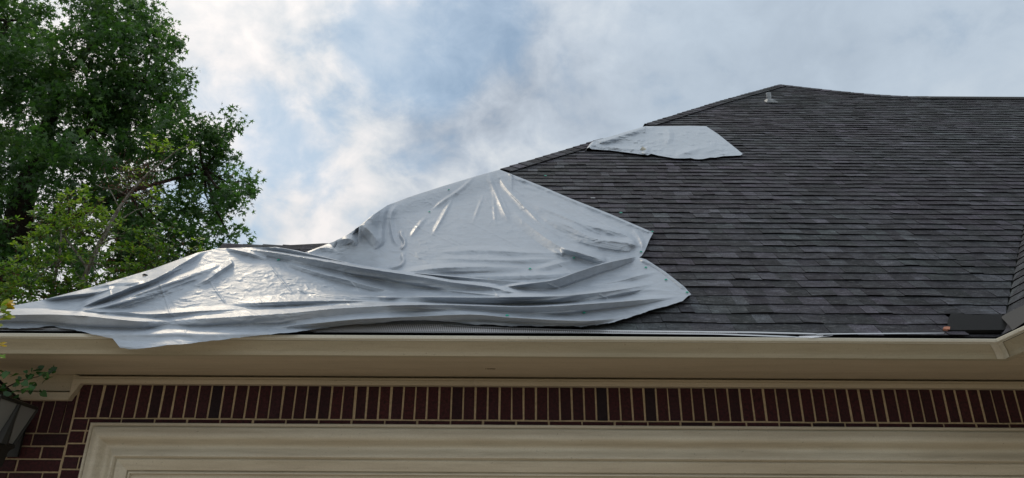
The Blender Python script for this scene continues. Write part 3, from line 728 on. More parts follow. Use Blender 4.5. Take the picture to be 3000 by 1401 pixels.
for k_ in range(11):      # fine fans running from under the peak to the pinched right corner
    u = (k_ + .5) / 11; p0 = (1500 + 150 * u + rng.normal() * 8, 640 - 95 * u + rng.normal() * 6); p2 = (1862 + rng.normal() * 8, 700 + 40 * (1 - u)); p1 = (1660 + 60 * u, 722 - 95 * u)
    UPX.append((bez(p0, p1, p2), [.004, .009, .012, .008], 8, 10, 1.3, 1.1, (.3, .15)))
for k_ in range(9):       # slack rows above the overlap
    y_ = 735 + k_ * 9 + rng.normal() * 2; x_ = rng.uniform(1180, 1420); UPX.append(([(x_, y_ + rng.normal() * 4), (x_ + 110, y_ + rng.normal() * 2), (x_ + 230, y_ + rng.normal() * 3)], [.0, .010, .0], 8, 8, 1.3, 1.1, (.3, .3)))
for k_ in range(7):       # pulls radiating from the peak
    a_ = R(200 - 22 * k_ + rng.normal() * 3); c_ = (1440, 512); l0, l1 = rng.uniform(30, 70), rng.uniform(120, 190)
    x1_, y1_ = c_[0] - l1 * math.cos(a_ - math.pi) * -1.0, c_[1] + abs(l1 * .9 * math.sin(a_)) + 20
    UPX.append(([(c_[0] + (x1_ - c_[0]) * .25, c_[1] + (y1_ - c_[1]) * .25), (x1_, y1_)], [.004, .02, .004], 8, 8, 1.3, 1.3, (.3, .4)))
CRE_U = [[(1232, 576), (1274, 604)], [(1311, 616), (1350, 640), (1396, 661), (1480, 702), (1564, 741)], [(1376, 573), (1423, 597), (1480, 625)], [(1157, 616), (1223, 664), (1274, 689), (1353, 723), (1420, 745)],
         [(1121, 723), (1153, 736), (1198, 740), (1243, 765), (1283, 785)], [(1420, 560), (1435, 600), (1500, 615)], [(1630, 770), (1680, 800)], [(1230, 800), (1300, 805)]]
for k_ in range(110):   # short random pulls
    cx = rng.uniform(1190, 1760); cy = np.interp(cx, UTx, UTy) + rng.uniform(20, 190)
    if cy > 770: continue
    ln_ = rng.uniform(12, 46); an = R(rng.normal(-8 if cx < 1500 else 14, 16)); CRE_U.append([(cx, cy), (cx + ln_ * math.cos(an), cy + ln_ * math.sin(an))])
RAD = (0, 1, 11, 12, 13, 14, 15, 16, 17)
def clear(PX, PY, h):
    d = rays(PX, PY); return h / np.abs((d @ NRM) / d[..., 1])
def T_upper(PX, PY):
    T = clear(PX, PY, .030)
    for i, (pts, A, wa, wb, pa, pb, tp_) in enumerate(UPF):
        k_ = .62 if i in RAD else (.8 if i in (5, 7, 8, 9, 10) else 1.0)
        T = T + fold(PX, PY, pts, [k_ * a_ for a_ in A], k_ * wa if i in RAD else wa, k_ * wb if i in RAD else wb, pa, pb, (.12, .22) if i in RAD else tp_)
    for i, c_ in enumerate(CRE_U): T = T + fold(PX, PY, c_, .006 if i < 8 else .004, 4 if i < 8 else 6, 4, 1.2, 1.2, (.2, .2))
    for (pts, A, wa, wb, pa, pb, tp_) in UPX: T = T + fold(PX, PY, pts, A, wa, wb, pa, pb, tp_)
    T = T + clear(PX, PY, .045) * smooth01(1 - (PY - np.interp(PX, UTx, UTy)) / 60) * (PX > 1050) * (PX < 1500)
    # the billow where it leaves the hip
    ut, tl = np.interp(PX, UTx, UTy), np.interp(PX, TLx, TLy)
    amp = smooth01((PX - 935) / 120) * smooth01((1160 - PX) / 75)
    T = T + (.42 + .05 * np.sin(PX / 19.)) * amp * np.clip(1 - (PY - ut) / np.maximum(tl - ut, 8), 0, 1) + .05 * np.exp(-((PX - 1170) / 60) ** 2) * smooth01((720 - PY) / 110)
    return T + crinkle(PX, PY, 3, .006)
def bot_u(x_): 
    b_ = np.interp(x_, TLx, TLy) + 15
    return np.where(x_ > 1855, np.interp(x_, [1855, 1864, 1880, 1890, 1904, 1913], [767, 760, 750, 734, 700, 684]), b_)
def skirt_u(xs_):
    n_ = len(xs_); a0 = np.zeros((n_, 3)); b0 = np.zeros((n_, 3)); w = (xs_ < 1464)
    a0[w] = (-.03, .035, .0); b0[w] = (-.14, .12, -.16); a0[~w] = (0, .012, -.008); b0[~w] = (0, .03, -.004); return a0, b0
TARP = empty('storm_tarp', (0, 5, EZ)); TLc = (0, 5, EZ)
tag(TARP, 'large crumpled silver grey tarp draped over the hip and hanging across the gutter', 'tarp')
o = local(sheet('upper_sheet', f_(UTx, UTy), bot_u, 895, 1913, 560, 130, T_upper, M_tarp, TARP, skirt_u), TLc)

LOF = [
 # A: top edge roll, falling from the low ridge to the right
 ([(700, 727), (811, 726), (930, 750), (1030, 773), (1100, 786), (1190, 798), (1400, 817), (1574, 829)], [.05, .07, .08, .08, .08, .08, .07, .04], 8, [10, 12, 12, 10, 9, 12, 22, 14], 1., 1.1, (.1, .05)),
 # R: big roll rising to the pinch on the right
 ([(1440, 848), (1500, 838), (1574, 828), (1626, 820), (1683, 800), (1767, 773), (1863, 753)], [.02, .08, .11, .12, .12, .10, .05], [8, 8, 8, 8, 8, 6, 5], [18, 24, 30, 34, 34, 30, 12], 1., 1.15, (.1, .03)),
 # B: second roll
 ([(665, 730), (760, 735), (880, 753), (980, 771), (1050, 784), (1236, 812), (1330, 828), (1434, 841), (1516, 859), (1650, 867)], [.02, .06, .10, .12, .13, .13, .12, .10, .06, .02], [6, 6, 6, 8, 8, 8, 10, 14, 14, 10], [10, 16, 26, 28, 30, 34, 34, 34, 20, 10], 1., 1.1, (.08, .1)),
 # C
 ([(1100, 872), (1250, 871), (1420, 872), (1500, 871), (1650, 867), (1800, 851), (1937, 828)], [.03, .085, .095, .095, .10, .09, .02], 26, [14, 22, 24, 24, 26, 28, 14], 1.5, .95, (.04, .15)),
 # D
 ([(660, 893), (843, 884), (1002, 882), (1100, 885), (1279, 893)], [.01, .06, .07, .06, .02], 24, [12, 14, 14, 12, 8], 1.5, 1., (.15, .1)),
 # E: the long roll
 ([(440, 945), (550, 937), (710, 927), (843, 918), (1002, 903), (1249, 893), (1543, 899), (1748, 889), (1947, 873), (2014, 863)], [.02, .06, .09, .12, .13, .12, .12, .11, .07, .01], [22, 22, 24, 20, 14, 6, 5, 9, 20, 12], [20, 26, 34, 44, 44, 30, 32, 30, 20, 8], 1.4, 1.0, (.1, .1)),
 # F: bottom roll
 ([(760, 962), (950, 945), (1050, 936), (1213, 928), (1376, 922), (1492, 930), (1650, 939), (1760, 938), (1850, 925)], [.02, .05, .07, .08, .09, .09, .08, .05, .01], [12, 16, 18, 18, 18, 14, 18, 18, 10], [10, 12, 14, 16, 22, 18, 14, 12, 8], 1.4, .9, (.15, .1)),
 # G: left bottom roll above the hanging flap
 ([(-90, 925), (0, 924), (90, 922), (171, 922), (260, 927), (330, 934), (420, 942), (520, 940)], [.10, .11, .12, .12, .12, .12, .10, .05], [24, 22, 20, 18, 14, 14, 16, 16], [22, 24, 26, 34, 40, 34, 28, 20], 1.4, .95, (.02, .2)),
 # H: radial pulls in the left part
 ([(650, 776), (532, 812), (466, 838), (418, 857), (328, 889), (200, 922)], [.05, .07, .07, .06, .06, .05], [26, 28, 28, 26, 24, 18], [14, 14, 14, 12, 12, 12], 1.0, 1.3, (.05, .1)),
 ([(610, 735), (572, 751), (455, 817), (386, 841), (325, 865), (266, 889), (224, 910)], [.04, .08, .09, .09, .09, .07, .03], [14, 16, 14, 14, 14, 12, 10], [24, 26, 34, 36, 32, 26, 16], 1.3, .95, (.1, .1)),
 ([(423, 826), (370, 829), (317, 834), (260, 848)], [.03, .05, .05, .02], 9, 11, 1.2, 1., (.2, .2)),
 ([(340, 838), (320, 843), (274, 857), (200, 866), (110, 880)], [.03, .06, .07, .06, .02], 9, [12, 18, 22, 24, 16], 1.2, 1., (.1, .2)),
 ([(683, 768), (640, 797), (611, 817), (560, 842)], [.06, .05, .045, .01], 12, 14, 1.2, 1.2, (.03, .2)),
 ([(660, 726), (700, 735), (740, 745), (790, 760)], [.03, .05, .05, .02], 10, 10, 1.2, 1., (.1, .1)),
 ([(824, 766), (922, 796), (1002, 817), (1100, 843), (1200, 862)], [.03, .055, .06, .05, .02], [14, 18, 20, 18, 14], [12, 14, 16, 14, 10], 1.4, 1.1, (.1, .2)),
 ([(869, 851), (975, 865), (1100, 869), (1200, 866)], [.01, .045, .045, .01], 18, 12, 1.4, 1., (.2, .2)),
 ([(230, 905), (290, 915), (360, 914), (440, 921), (600, 911), (760, 905)], [.02, .04, .04, .05, .045, .02], 14, 12, 1.3, 1.1, (.2, .2)),
 ([(1700, 838), (1800, 826), (1880, 806), (1930, 798)], [.01, .035, .035, .01], 14, 12, 1.4, 1.2, (.2, .2)),
 ([(1870, 757), (1920, 780), (1965, 812), (2010, 850)], [.03, .02, .02, .02], 8, 8, 1., 1., (.1, .1)),
]
for k_ in range(18):      # secondary wrinkles that follow the flow between the big rolls
    v_ = rng.uniform(.12, .95); xa = rng.uniform(880, 1650); ln_ = rng.uniform(160, 420); xs_ = np.linspace(xa, min(xa + ln_, 1985), 6)
    LOF.append((list(zip(xs_, np.interp(xs_, TLx, TLy) * (1 - v_) + np.interp(xs_, BLx, BLy) * v_ + rng.normal() * 2)), [.0, .012, .014, .0], 9, 8, 1.4, 1.05, (.3, .3)))
for k_ in range(9):       # and pulls running down to the left corner
    u = k_ / 8; p0 = (640 - 60 * u + rng.normal() * 6, 745 + 85 * u); p2 = (130 + 160 * u + rng.normal() * 15, 893 + 22 * u); p1 = (420, 835 + 45 * u)
    LOF.append((bez(p0, p1, p2), [.004, .024, .024, .006], 9, 9, 1.4, 1.1, (.25, .3)))
CRE_L = [[(779, 764), (820, 815), (866, 870)], [(610, 817), (632, 850), (667, 897)], [(459, 809), (485, 878), (508, 945)], [(317, 828), (324, 868), (322, 908)], [(993, 792), (1020, 820), (1060, 860)], [(1440, 843), (1462, 870)], [(1600, 830), (1650, 850)],
         [(870, 845), (900, 862)], [(1750, 860), (1800, 885)], [(390, 965), (386, 1010)], [(545, 960), (544, 990)]]
for k_ in range(170):
    cx = rng.uniform(420, 1050); cy = rng.uniform(775, 885)
    if cy < np.interp(cx, [420, 640, 1050], [860, 770, 850]): continue
    ln_ = rng.uniform(8, 34); an = R(rng.normal(12 if cx > 780 else -12, 22)); CRE_L.append([(cx, cy), (cx + ln_ * math.cos(an), cy + ln_ * math.sin(an))])
def T_lower(PX, PY):
    T = clear(PX, PY, .042)
    for i, (pts, A, wa, wb, pa, pb, tp_) in enumerate(LOF):
        T = T + (1.25 if i in (1, 2, 3, 5, 6) else 1.) * fold(PX, PY, pts, A, wa, wb, pa, pb, tp_)
    for i, c_ in enumerate(CRE_L):
        T = T + fold(PX, PY, c_, .008 if i < 11 else .0035, 5, 4, 1.2, 1.2, (.2, .2))
    k_ = smooth01((PX - 300) / 150) * smooth01((1250 - PX) / 200)
    return T + crinkle(PX, PY, 31, .002 + .0028 * k_)
def clamp_low(PX, PY, Y):
    # past the eave the sheet hangs in front of the gutter instead of following the plane
    w = smooth01((PY - 962) / 22); Yh = 4.005 + .014 * np.sin(PX / 37.) + .02 * (fbm(PX / 60, PY / 40, 77, 3) - .5) - .012 * smooth01((PY - 985) / 20)
    hang = (PX < 1000)
    Y2 = Y * (1 - w) + np.minimum(np.maximum(Y, Yh - .05), Yh) * w
    Y2 = np.where(hang, Y2, Y)
    # dark groove over the flap
    gy = np.interp(PX, [120, 213, 384, 598, 811, 900], [948, 958, 963, 957, 941, 935])
    return Y2 + .014 * np.exp(-((PY - gy) / 6.0) ** 2) * smooth01((PX - 100) / 80) * smooth01((860 - PX) / 120)
def skirt_l(xs_):
    n_ = len(xs_); a0 = np.zeros((n_, 3)); b0 = np.zeros((n_, 3)); w = (xs_ < 640)
    a0[w] = (-.03, .03, -.005); b0[w] = (-.13, .12, -.15)
    m_ = (xs_ >= 640) & (xs_ < 830); a0[m_] = (0, .03, .0); b0[m_] = (0, .12, -.10)
    r_ = xs_ >= 830; a0[r_] = (0, .02, -.006); b0[r_] = (0, .075, -.02); return a0, b0
o = local(sheet('lower_sheet', f_(TLx, TLy), lambda x_: np.interp(x_, BLx, BLy) + (3.2 * (fbm(x_ / 45, x_ * 0, 12, 3) - .5) * 2 + 1.2 * (vnoise(x_ / 7, x_ * 0, 5) - .5)) * smooth01((2010 - x_) / 30) * smooth01((x_ + 150) / 80), -150, 2024, 1000, 170, T_lower, M_tarp, TARP, skirt_l, clampY=clamp_low), TLc)
# torn hem lying under the bottom roll
hx = [1080, 1150, 1250, 1330, 1480, 1600, 1720]; 
o = local(sheet('torn_hem', f_(hx, [938, 935, 932, 932, 941, 946, 948]), lambda x_: np.interp(x_, hx, [948, 952, 953, 951, 953.5, 955.5, 957]) + 1.6 * (vnoise(x_ / 17, x_ * 0, 4) - .5) * 2,
      1080, 1720, 160, 8, lambda PX, PY: .040 + 0 * PX + crinkle(PX, PY, 8, .006), M_tarp, TARP, None), TLc)

SX = [1728, 1735, 1743, 1790, 1825, 1890, 1953, 2018, 2069, 2104, 2144, 2175]; SYt = [431, 420, 412, 400, 389, 370, 370, 369, 370, 393, 425, 450]
BX = [1728, 1733, 1790, 1860, 1899, 1907, 1929, 1976, 2005, 2023, 2034, 2046, 2060, 2081, 2095, 2120, 2140, 2169, 2175]; BY = [434, 437, 441, 450, 455, 450.5, 456, 464, 464.5, 463, 466, 466.8, 466, 461.5, 462, 457.5, 457, 455.5, 452]
SMF = [([(1740, 425), (1820, 398), (1880, 380), (1930, 372)], [.02, .06, .06, .02], 10, 12, 1.2, 1.2, (.1, .1)),
       ([(1735, 432), (1800, 433), (1870, 440), (1905, 450)], [.01, .05, .05, .02], 14, 10, 1.3, 1.2, (.1, .1)),
       ([(1950, 372), (1962, 395), (1956, 415), (1945, 425)], [.01, .06, .06, .01], 16, 22, 1.3, 1.3, (.2, .2)),
       ([(1975, 458), (2030, 440), (2080, 430), (2115, 418)], [.03, .06, .05, .01], 14, 18, 1.3, 1.3, (.1, .2)),
       ([(2040, 455), (2090, 440), (2130, 432)], [.01, .04, .01], 12, 14, 1.3, 1.3, (.2, .2)),
       ([(1750, 416), (1810, 408), (1880, 412), (1890, 420)], [.01, .04, .05, .02], 12, 12, 1.3, 1.2, (.1, .1)),
       ([(1885, 452), (1893, 440), (1900, 430)], [.04, .05, .02], 10, 12, 1.2, 1.2, (.1, .1))]
CRE_S = []
for k_ in range(46):
    cx = rng.uniform(1860, 2110); cy = rng.uniform(378, 452); ln_ = rng.uniform(10, 38); an = R(rng.normal(4, 10)); CRE_S.append([(cx, cy), (cx + ln_ * math.cos(an), cy + ln_ * math.sin(an))])
def T_small(PX, PY):
    T = clear(PX, PY, .030)
    T = T + clear(PX, PY, .035) * smooth01(1 - (PY - np.interp(PX, SX, SYt)) / 30) * (PX < 1890)
    for q_ in SMF: T = T + fold(PX, PY, *q_)
    for c_ in CRE_S: T = T + fold(PX, PY, c_, .013, 4.5, 4, 1.2, 1.2, (.2, .2))
    return T + crinkle(PX * 1.3, PY * 1.6, 14, .018)
def skirt_s(xs_):
    n_ = len(xs_); a0 = np.zeros((n_, 3)); b0 = np.zeros((n_, 3)); w = xs_ < 1900
    a0[w] = (-.03, .03, -.0); b0[w] = (-.16, .12, -.17); a0[~w] = (0, .02, .0); b0[~w] = (0, .06, .0); return a0, b0
ST = local(sheet('small_tarp', f_(SX, SYt), f_(BX, BY), 1728, 2175, 300, 60, T_small, M_tarp2, None, skirt_s), (0, 0, 0))
tag(ST, 'small pale grey tarp patch lying across the hip below the roof peak', 'tarp')
# pipe under the small tarp
base, tp, o = vent(1902, 453, 1878, 435, .052, 'vent_pipe', M_lip)

# cap nails
def nail(px, py, T_, parent, r_=.0105, label=None, white=False):
    X_, s_ = rs(px, py); Yp = float(roofY(np.array(px), np.array(py))) - T_; c = Vector(at(px, py, Yp))
    g = MB(); nn = Vector(NRM); ax = Vector((1, 0, 0)); us = Vector((0, CP, SP)); n = 12
    prof_ = [(1.0, 0), (1.0, .12), (.62, .16), (.5, .42), (.2, .5)]
    V = [nn * (h_ * r_) + (ax * math.cos(2 * math.pi * j / n) + us * math.sin(2 * math.pi * j / n)) * r_ * rr for rr, h_ in prof_ for j in range(n)]
    Fs = [(i * n + j, i * n + (j + 1) % n, (i + 1) * n + (j + 1) % n, (i + 1) * n + j) for i in range(4) for j in range(n)] + [tuple(range(4 * n, 5 * n))]
    g.add([v + nn * .004 for v in V], Fs)
    o = g.build('cap_nail', M_white if white else M_green, parent); 
    o.location = c - (Vector(TLc) if parent is not None else Vector((0, 0, 0)))
    if label: tag(o, label, 'cap nail', 'loose cap nails on the shingles')
    return o
for (x_, y_, up_) in ((1315, 557, 1), (1258, 622, 1), (1681, 757, 1), (1553, 789, 1), (1878, 739, 1), (1911, 680, 1), (1892, 785, 0), (1951, 821, 0), (1711, 918, 0), (1486, 926, 0), (816, 763, 0), (2013, 858, 0)):
    A_ = np.array([[float(x_)]]); B_ = np.array([[float(y_)]])
    T_ = float((T_upper if up_ else T_lower)(A_, B_)[0, 0]); nail(x_, y_, T_ + .006, TARP)
nail(1598, 516.5, .03, None, .013, 'green plastic cap nail on the shingles nearest the top of the large tarp')
nail(1819, 625, .03, None, .013, 'green plastic cap nail on the shingles just above the right corner of the upper tarp')
o = nail(1737, 581, .03, None, .017, 'small white plastic tab on the shingles between the two green cap nails', True); o.name = 'plastic_tab'; o['category'] = 'tab'; del o['group']; o.scale = (1.3, .6, .6)
# dark leaf lying on the tarp
T_ = float(T_lower(np.array([[424.]]), np.array([[807.]]))[0, 0]); c = Vector(at(424, 807, float(roofY(np.array(424.), np.array(807.))) - T_ - .012))
g = MB(); g.add([c + Vector(q) for q in ((-.022, 0, .002), (-.008, -.01, -.006), (.012, -.008, -.006), (.024, 0, 0), (.01, .008, .010), (-.012, .008, .010), (0, -.012, .008))], [(0, 1, 6), (1, 2, 6), (2, 3, 6), (3, 4, 6), (4, 5, 6), (5, 0, 6)])
tag(g.build('dead_leaf', M_drip), 'curled black dead leaf lying on the left slope of the large tarp', 'leaf')

# ------------------------------------------------------------------ vegetation
def leaf_mat(name, c1, c2, c3, trans=.35, rough=.42):
    m = bpy.data.materials.new(name); m.use_nodes = True; t = m.node_tree; b = t.nodes['Principled BSDF']
    a = N(t, 'ShaderNodeAttribute'); a.attribute_name = 'tint'; sp = N(t, 'ShaderNodeSeparateColor'); L(t, a.outputs['Color'], sp.inputs[0])
    c = ramp(t, sp.outputs[0], [(0, c1), (.55, c2), (1, c3)]); L(t, c, b.inputs['Base Color']); b.inputs['Roughness'].default_value = rough; b.inputs['Specular IOR Level'].default_value = .4
    tr = N(t, 'ShaderNodeBsdfTranslucent'); L(t, mixc(t, 1.0, c, (1.5, 1.8, .7), 'MULTIPLY'), tr.inputs[0])
    mx = N(t, 'ShaderNodeMixShader', i_0=trans); L(t, b.outputs[0], mx.inputs[1]); L(t, tr.outputs[0], mx.inputs[2]); L(t, mx.outputs[0], t.nodes['Material Output'].inputs[0]); return m
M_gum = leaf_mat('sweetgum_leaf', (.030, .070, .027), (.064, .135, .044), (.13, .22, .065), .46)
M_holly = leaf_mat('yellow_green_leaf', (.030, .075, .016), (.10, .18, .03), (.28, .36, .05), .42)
M_vine = leaf_mat('vine_leaf', (.012, .045, .014), (.025, .09, .022), (.06, .16, .03), .3)
M_yel = leaf_mat('yellow_leaf', (.10, .22, .02), (.45, .34, .02), (.6, .36, .02), .4)
def bark_mat(name, c1, c2, s=30):
    m, t, b = mat(name, rough=.9, spec=.1); n1 = noise(t, pos(t), s, 6, .7); L(t, ramp(t, n1, [(.4, c1), (.62, c2)]), b.inputs['Base Color']); bump(t, b, n1, .6, .02); return m
M_bark = bark_mat('dark_bark', (.018, .014, .011), (.045, .036, .028), 18)
M_lichen = bark_mat('lichened_bark', (.09, .07, .055), (.30, .29, .26), 26)
M_twig, _, _ = mat('reddish_twig', (.055, .035, .025), .8, .2)
M_berry, _, _ = mat('dull_red_berry', (.16, .025, .015), .5, .4)

star = []
for i in range(5):
    a0 = math.pi / 2 + (i - 2) * R(58) * (1.0); rr = (1.0, .92, .70)[abs(i - 2)]
    star.append((rr * math.cos(a0), rr * math.sin(a0)))
st_out = []
for i in range(5):
    st_out.append(star[4 - i] if False else star[i])
star_v = [(0, -.12)]
ang0 = [math.pi / 2 + (i - 2) * R(56) for i in range(5)]
for i, a0 in enumerate(ang0):
    rr = (1.0, .95, .72)[abs(i - 2)]
    star_v.append((rr * math.cos(a0), rr * math.sin(a0)))
    if i < 4: am = a0 + R(28); star_v.append((.36 * math.cos(am), .36 * math.sin(am)))
star_v = np.array(star_v)                            # 10 points: stalk, then tips and notches
STAR_F = [(0, 1, 2), (0, 2, 4), (2, 3, 4), (0, 4, 6), (4, 5, 6), (0, 6, 8), (6, 7, 8), (0, 8, 9)]
ov = np.array([(0, 0), (.20, .30), (.26, .62), (.14, .90), (0, 1.0), (-.14, .90), (-.26, .62), (-.20, .30)]); OV_F = [(0, 1, 2, 3, 4), (0, 4, 5, 6, 7)]
heart = np.array([(0, 0), (.38, -.16), (.52, .18), (.34, .62), (0, 1.0), (-.34, .62), (-.52, .18), (-.38, -.16)]); HE_F = [(0, 1, 2, 3, 4), (0, 4, 5, 6, 7)]
def unit(v): return v / np.maximum(np.linalg.norm(v, axis=-1, keepdims=True), 1e-9)
def leaves(name, C, tipdir, nrm, size, shape, faces, m, parent, tint, curl=.18, loc=None):
    n = len(C); t_ = unit(tipdir); nr = unit(nrm - (nrm * t_).sum(-1, keepdims=True) * t_); sx_ = np.cross(t_, nr)
    S = shape; z = -curl * (S[:, 0] ** 2 + (S[:, 1] * .8) ** 2)
    V = C[:, None] + size[:, None, None] * (S[None, :, 0, None] * sx_[:, None] + S[None, :, 1, None] * t_[:, None] + z[None, :, None] * nr[:, None])
    k = len(S); V = V.reshape(-1, 3); base = (np.arange(n) * k)[:, None]
    me = bpy.data.meshes.new(name); nv = len(V); me.vertices.add(nv); me.vertices.foreach_set('co', V.ravel())
    fl = [np.array(f) for f in faces]; loops = []; starts = []; tots = []
    per = np.concatenate(fl); L_ = (base + per[None]).ravel(); sz = np.array([len(f) for f in fl]); tots = np.tile(sz, n); starts = np.concatenate([[0], np.cumsum(tots)[:-1]])
    me.loops.add(len(L_)); me.loops.foreach_set('vertex_index', L_.astype(np.int32)); me.polygons.add(len(tots)); me.polygons.foreach_set('loop_start', starts.astype(np.int32))
    try: me.polygons.foreach_set('loop_total', tots.astype(np.int32))
    except Exception: pass
    me.materials.append(m); me.update(calc_edges=True); me.validate()
    tt = np.repeat(np.clip(tint, 0, 1), k); cols = np.stack([tt, tt, tt, np.ones_like(tt)], -1); a = me.color_attributes.new('tint', 'FLOAT_COLOR', 'POINT'); a.data.foreach_set('color', cols.astype(np.float32).ravel())
    o = link(bpy.data.objects.new(name, me), parent)
    if loc is not None: local(o, loc)
    return o
def rdir(n): return unit(rng.normal(size=(n, 3)))

# --- big sweetgum
GLOC = (-9.2, 13.5, 0); GUM = empty('sweetgum_tree', GLOC); tag(GUM, 'tall dark green tree with star shaped leaves rising behind the left roof end', 'tree')
lobes = [(30, 70, 115), (-90, 200, 190), (110, 190, 90), (345, 60, 85), (300, 130, 90), (455, 118, 62), (400, 200, 115), (500, 235, 58), (525, 130, 18), (260, 230, 110), (515, 320, 50), (585, 385, 66), (668, 372, 36), (640, 450, 56), (560, 470, 95),
         (680, 560, 58), (735, 530, 34), (610, 590, 80), (672, 690, 44), (560, 690, 90), (400, 360, 125), (250, 370, 130), (90, 330, 120), (400, 540, 130), (220, 510, 120), (60, 480, 90), (300, 700, 130), (470, 690, 110), (150, 640, 70), (-60, 500, 120),
         (-120, 20, 150), (420, 20, 55), (330, 0, 70), (130, 30, 14), (360, 300, 90), (480, 400, 70), (180, 800, 100), (60, 780, 60), (400, 800, 90), (-100, 760, 120), (10, 590, 45), (240, 0, 60)]
C_, T_l, S_l, TI = [], [], [], []
br = MB(); root = Vector((-9.4, 13.5, 0)); fork = Vector(at(45, 700, 13.2)); f2 = Vector(at(110, 480, 13.3))
br.tube([root, root.lerp(fork, .5) + Vector((-.5, 0, 0)), fork, Vector(at(70, 560, 13.2)), f2, Vector(at(180, 240, 13.2)), Vector(at(330, 60, 13.2))], [.40, .34, .27, .22, .18, .10, .04], 8)
l2 = [fork, Vector(at(200, 640, 12.8)), Vector(at(380, 560, 12.7)), Vector(at(600, 500, 12.8))]; br.tube(l2, [.13, .09, .05, .02], 6)
l3 = [fork.lerp(root, .1), Vector(at(-40, 560, 13.4)), Vector(at(-60, 250, 13.5)), Vector(at(20, 60, 13.5))]; br.tube(l3, [.2, .15, .1, .04], 6)
l4 = [f2, Vector(at(260, 380, 13.0)), Vector(at(420, 240, 13.0))]; br.tube(l4, [.13, .09, .03], 6)
anchors = [Vector(p) for p in (fork, f2, *l2, *l3, *l4, Vector(at(180, 240, 13.2)), Vector(at(330, 60, 13.2)))]
for (lx, ly, lr) in lobes:
    Yl = 13.2 + rng.uniform(-.9, .9); c = at(lx, ly, Yl); sc = (rays(lx, ly) * (Yl / rays(lx, ly)[1])); depth = float(np.linalg.norm(sc)) ; rad = lr / F * depth
    cv = Vector(c); an = min(anchors, key=lambda q: (q - cv).length)
    mid = an.lerp(cv, .5) + Vector((0, 0, -.15)); br.tube([an, mid, cv], [.035, .022, .008], 5)
    ns = max(6, int(9 * (rad / .35) ** 2)); 
    dirs = rdir(ns); rr = rad * rng.uniform(.25, 1.0, ns) ** .6
    ends = c + dirs * rr[:, None] * np.array([1, 1.15, 1.0])
    for e in ends:
        ev = Vector(e); br.tube([cv.lerp(ev, .15), ev], [.008, .004], 3, cap=False) if rng.random() < .2 else None
        nl = rng.integers(20, 30); out = unit(np.array(e) - c)
        cc = e + np.clip(rng.normal(size=(nl, 3)), -1.7, 1.7) * np.array([.11, .13, .10]); C_.append(cc)
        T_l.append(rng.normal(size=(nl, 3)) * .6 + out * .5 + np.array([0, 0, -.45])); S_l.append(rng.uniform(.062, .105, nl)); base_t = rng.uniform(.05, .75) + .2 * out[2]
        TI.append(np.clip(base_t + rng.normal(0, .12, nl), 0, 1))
C_ = np.concatenate(C_); T_l = np.concatenate(T_l); S_l = np.concatenate(S_l); TI = np.concatenate(TI)
print('gum leaves', len(C_))
leaves('crown', C_, T_l, rdir(len(C_)) * .7 + np.array([0, -.25, .6]), S_l, star_v, STAR_F, M_gum, GUM, TI, .25, GLOC)
local(br.build('trunk', M_bark, GUM, True), GLOC)

# --- smaller berry-bearing tree in front of it
HLOC = (-5.2, 8.0, 0); HT = empty('berry_tree', HLOC); tag(HT, 'smaller yellow green tree with pale lichened leaning trunk and dull red berries behind the tarp', 'tree')
YH = 8.0
st = MB(); main = [at(x_, y_, YH) for x_, y_ in ((120, 1150), (190, 950), (243, 826), (266, 766), (292, 716), (319, 663), (349, 610), (376, 573), (409, 533), (439, 503), (520, 440), (560, 422))]
main = [np.array((-5.2, 8.0, 0))] + main
st.tube(main, [.05, .042, .034, .029, .027, .025, .023, .020, .017, .014, .010, .006, .003], 7)
s2 = [at(x_, y_, YH - .1) for x_, y_ in ((120, 1000), (160, 820), (172, 760), (180, 696), (170, 620), (200, 560))]; st.tube([np.array((-5.3, 7.9, 0))] + s2, [.03, .025, .018, .015, .012, .008, .004], 6)
s3 = [at(x_, y_, YH + .05) for x_, y_ in ((240, 850), (259, 792), (233, 752), (186, 690), (140, 672), (110, 650))]; st.tube(s3, [.02, .018, .015, .012, .008, .004], 5)
for q_ in ([(349, 610), (330, 570), (318, 548)], [(376, 573), (340, 555), (300, 550), (280, 540)], [(376, 573), (420, 578), (440, 588)], [(319, 663), (360, 640), (400, 615), (460, 600), (500, 590)], [(292, 716), (330, 700), (370, 697)], [(376, 573), (372, 548), (385, 545)],
           [(243, 826), (215, 790), (208, 775), (240, 762)], [(409, 533), (370, 515), (340, 500)], [(439, 503), (480, 500), (520, 470)], [(266, 766), (330, 790), (400, 770), (450, 740)], [(266, 766), (300, 830), (380, 800)], [(180, 696), (240, 640), (280, 610)], [(172, 760), (110, 770), (40, 800)], [(172, 760), (90, 830), (20, 850)]):
    P_ = [Vector(at(x_, y_, YH + (.03 * i))) for i, (x_, y_) in enumerate(q_)]; st.tube(P_, [.009 - .0026 * i * (3 / max(len(P_) - 1, 1)) * .8 for i in range(len(P_))], 5)
lob2 = [(235, 625, 70, 1.0), (150, 650, 55, .9), (310, 650, 50, .75), (250, 560, 22, .8), (120, 720, 75, .75), (200, 780, 70, .55), (60, 820, 70, .7), (130, 860, 70, .9), (40, 880, 50, 1.), (300, 850, 55, .8), (350, 760, 55, .6), (430, 720, 55, .9), (430, 790, 50, .9), (480, 760, 45, .7), (380, 830, 60, .8),
        (470, 425, 45, .45), (550, 432, 30, .45), (400, 520, 50, .22), (440, 590, 40, .35), (340, 690, 50, .3), (260, 690, 60, .7), (30, 640, 18, .3), (210, 880, 60, 1.), (500, 700, 40, .5), (-60, 850, 90, .9), (560, 740, 40, .4)]
C2, T2, S2, I2 = [], [], [], []; bb = MB(); tw = MB()
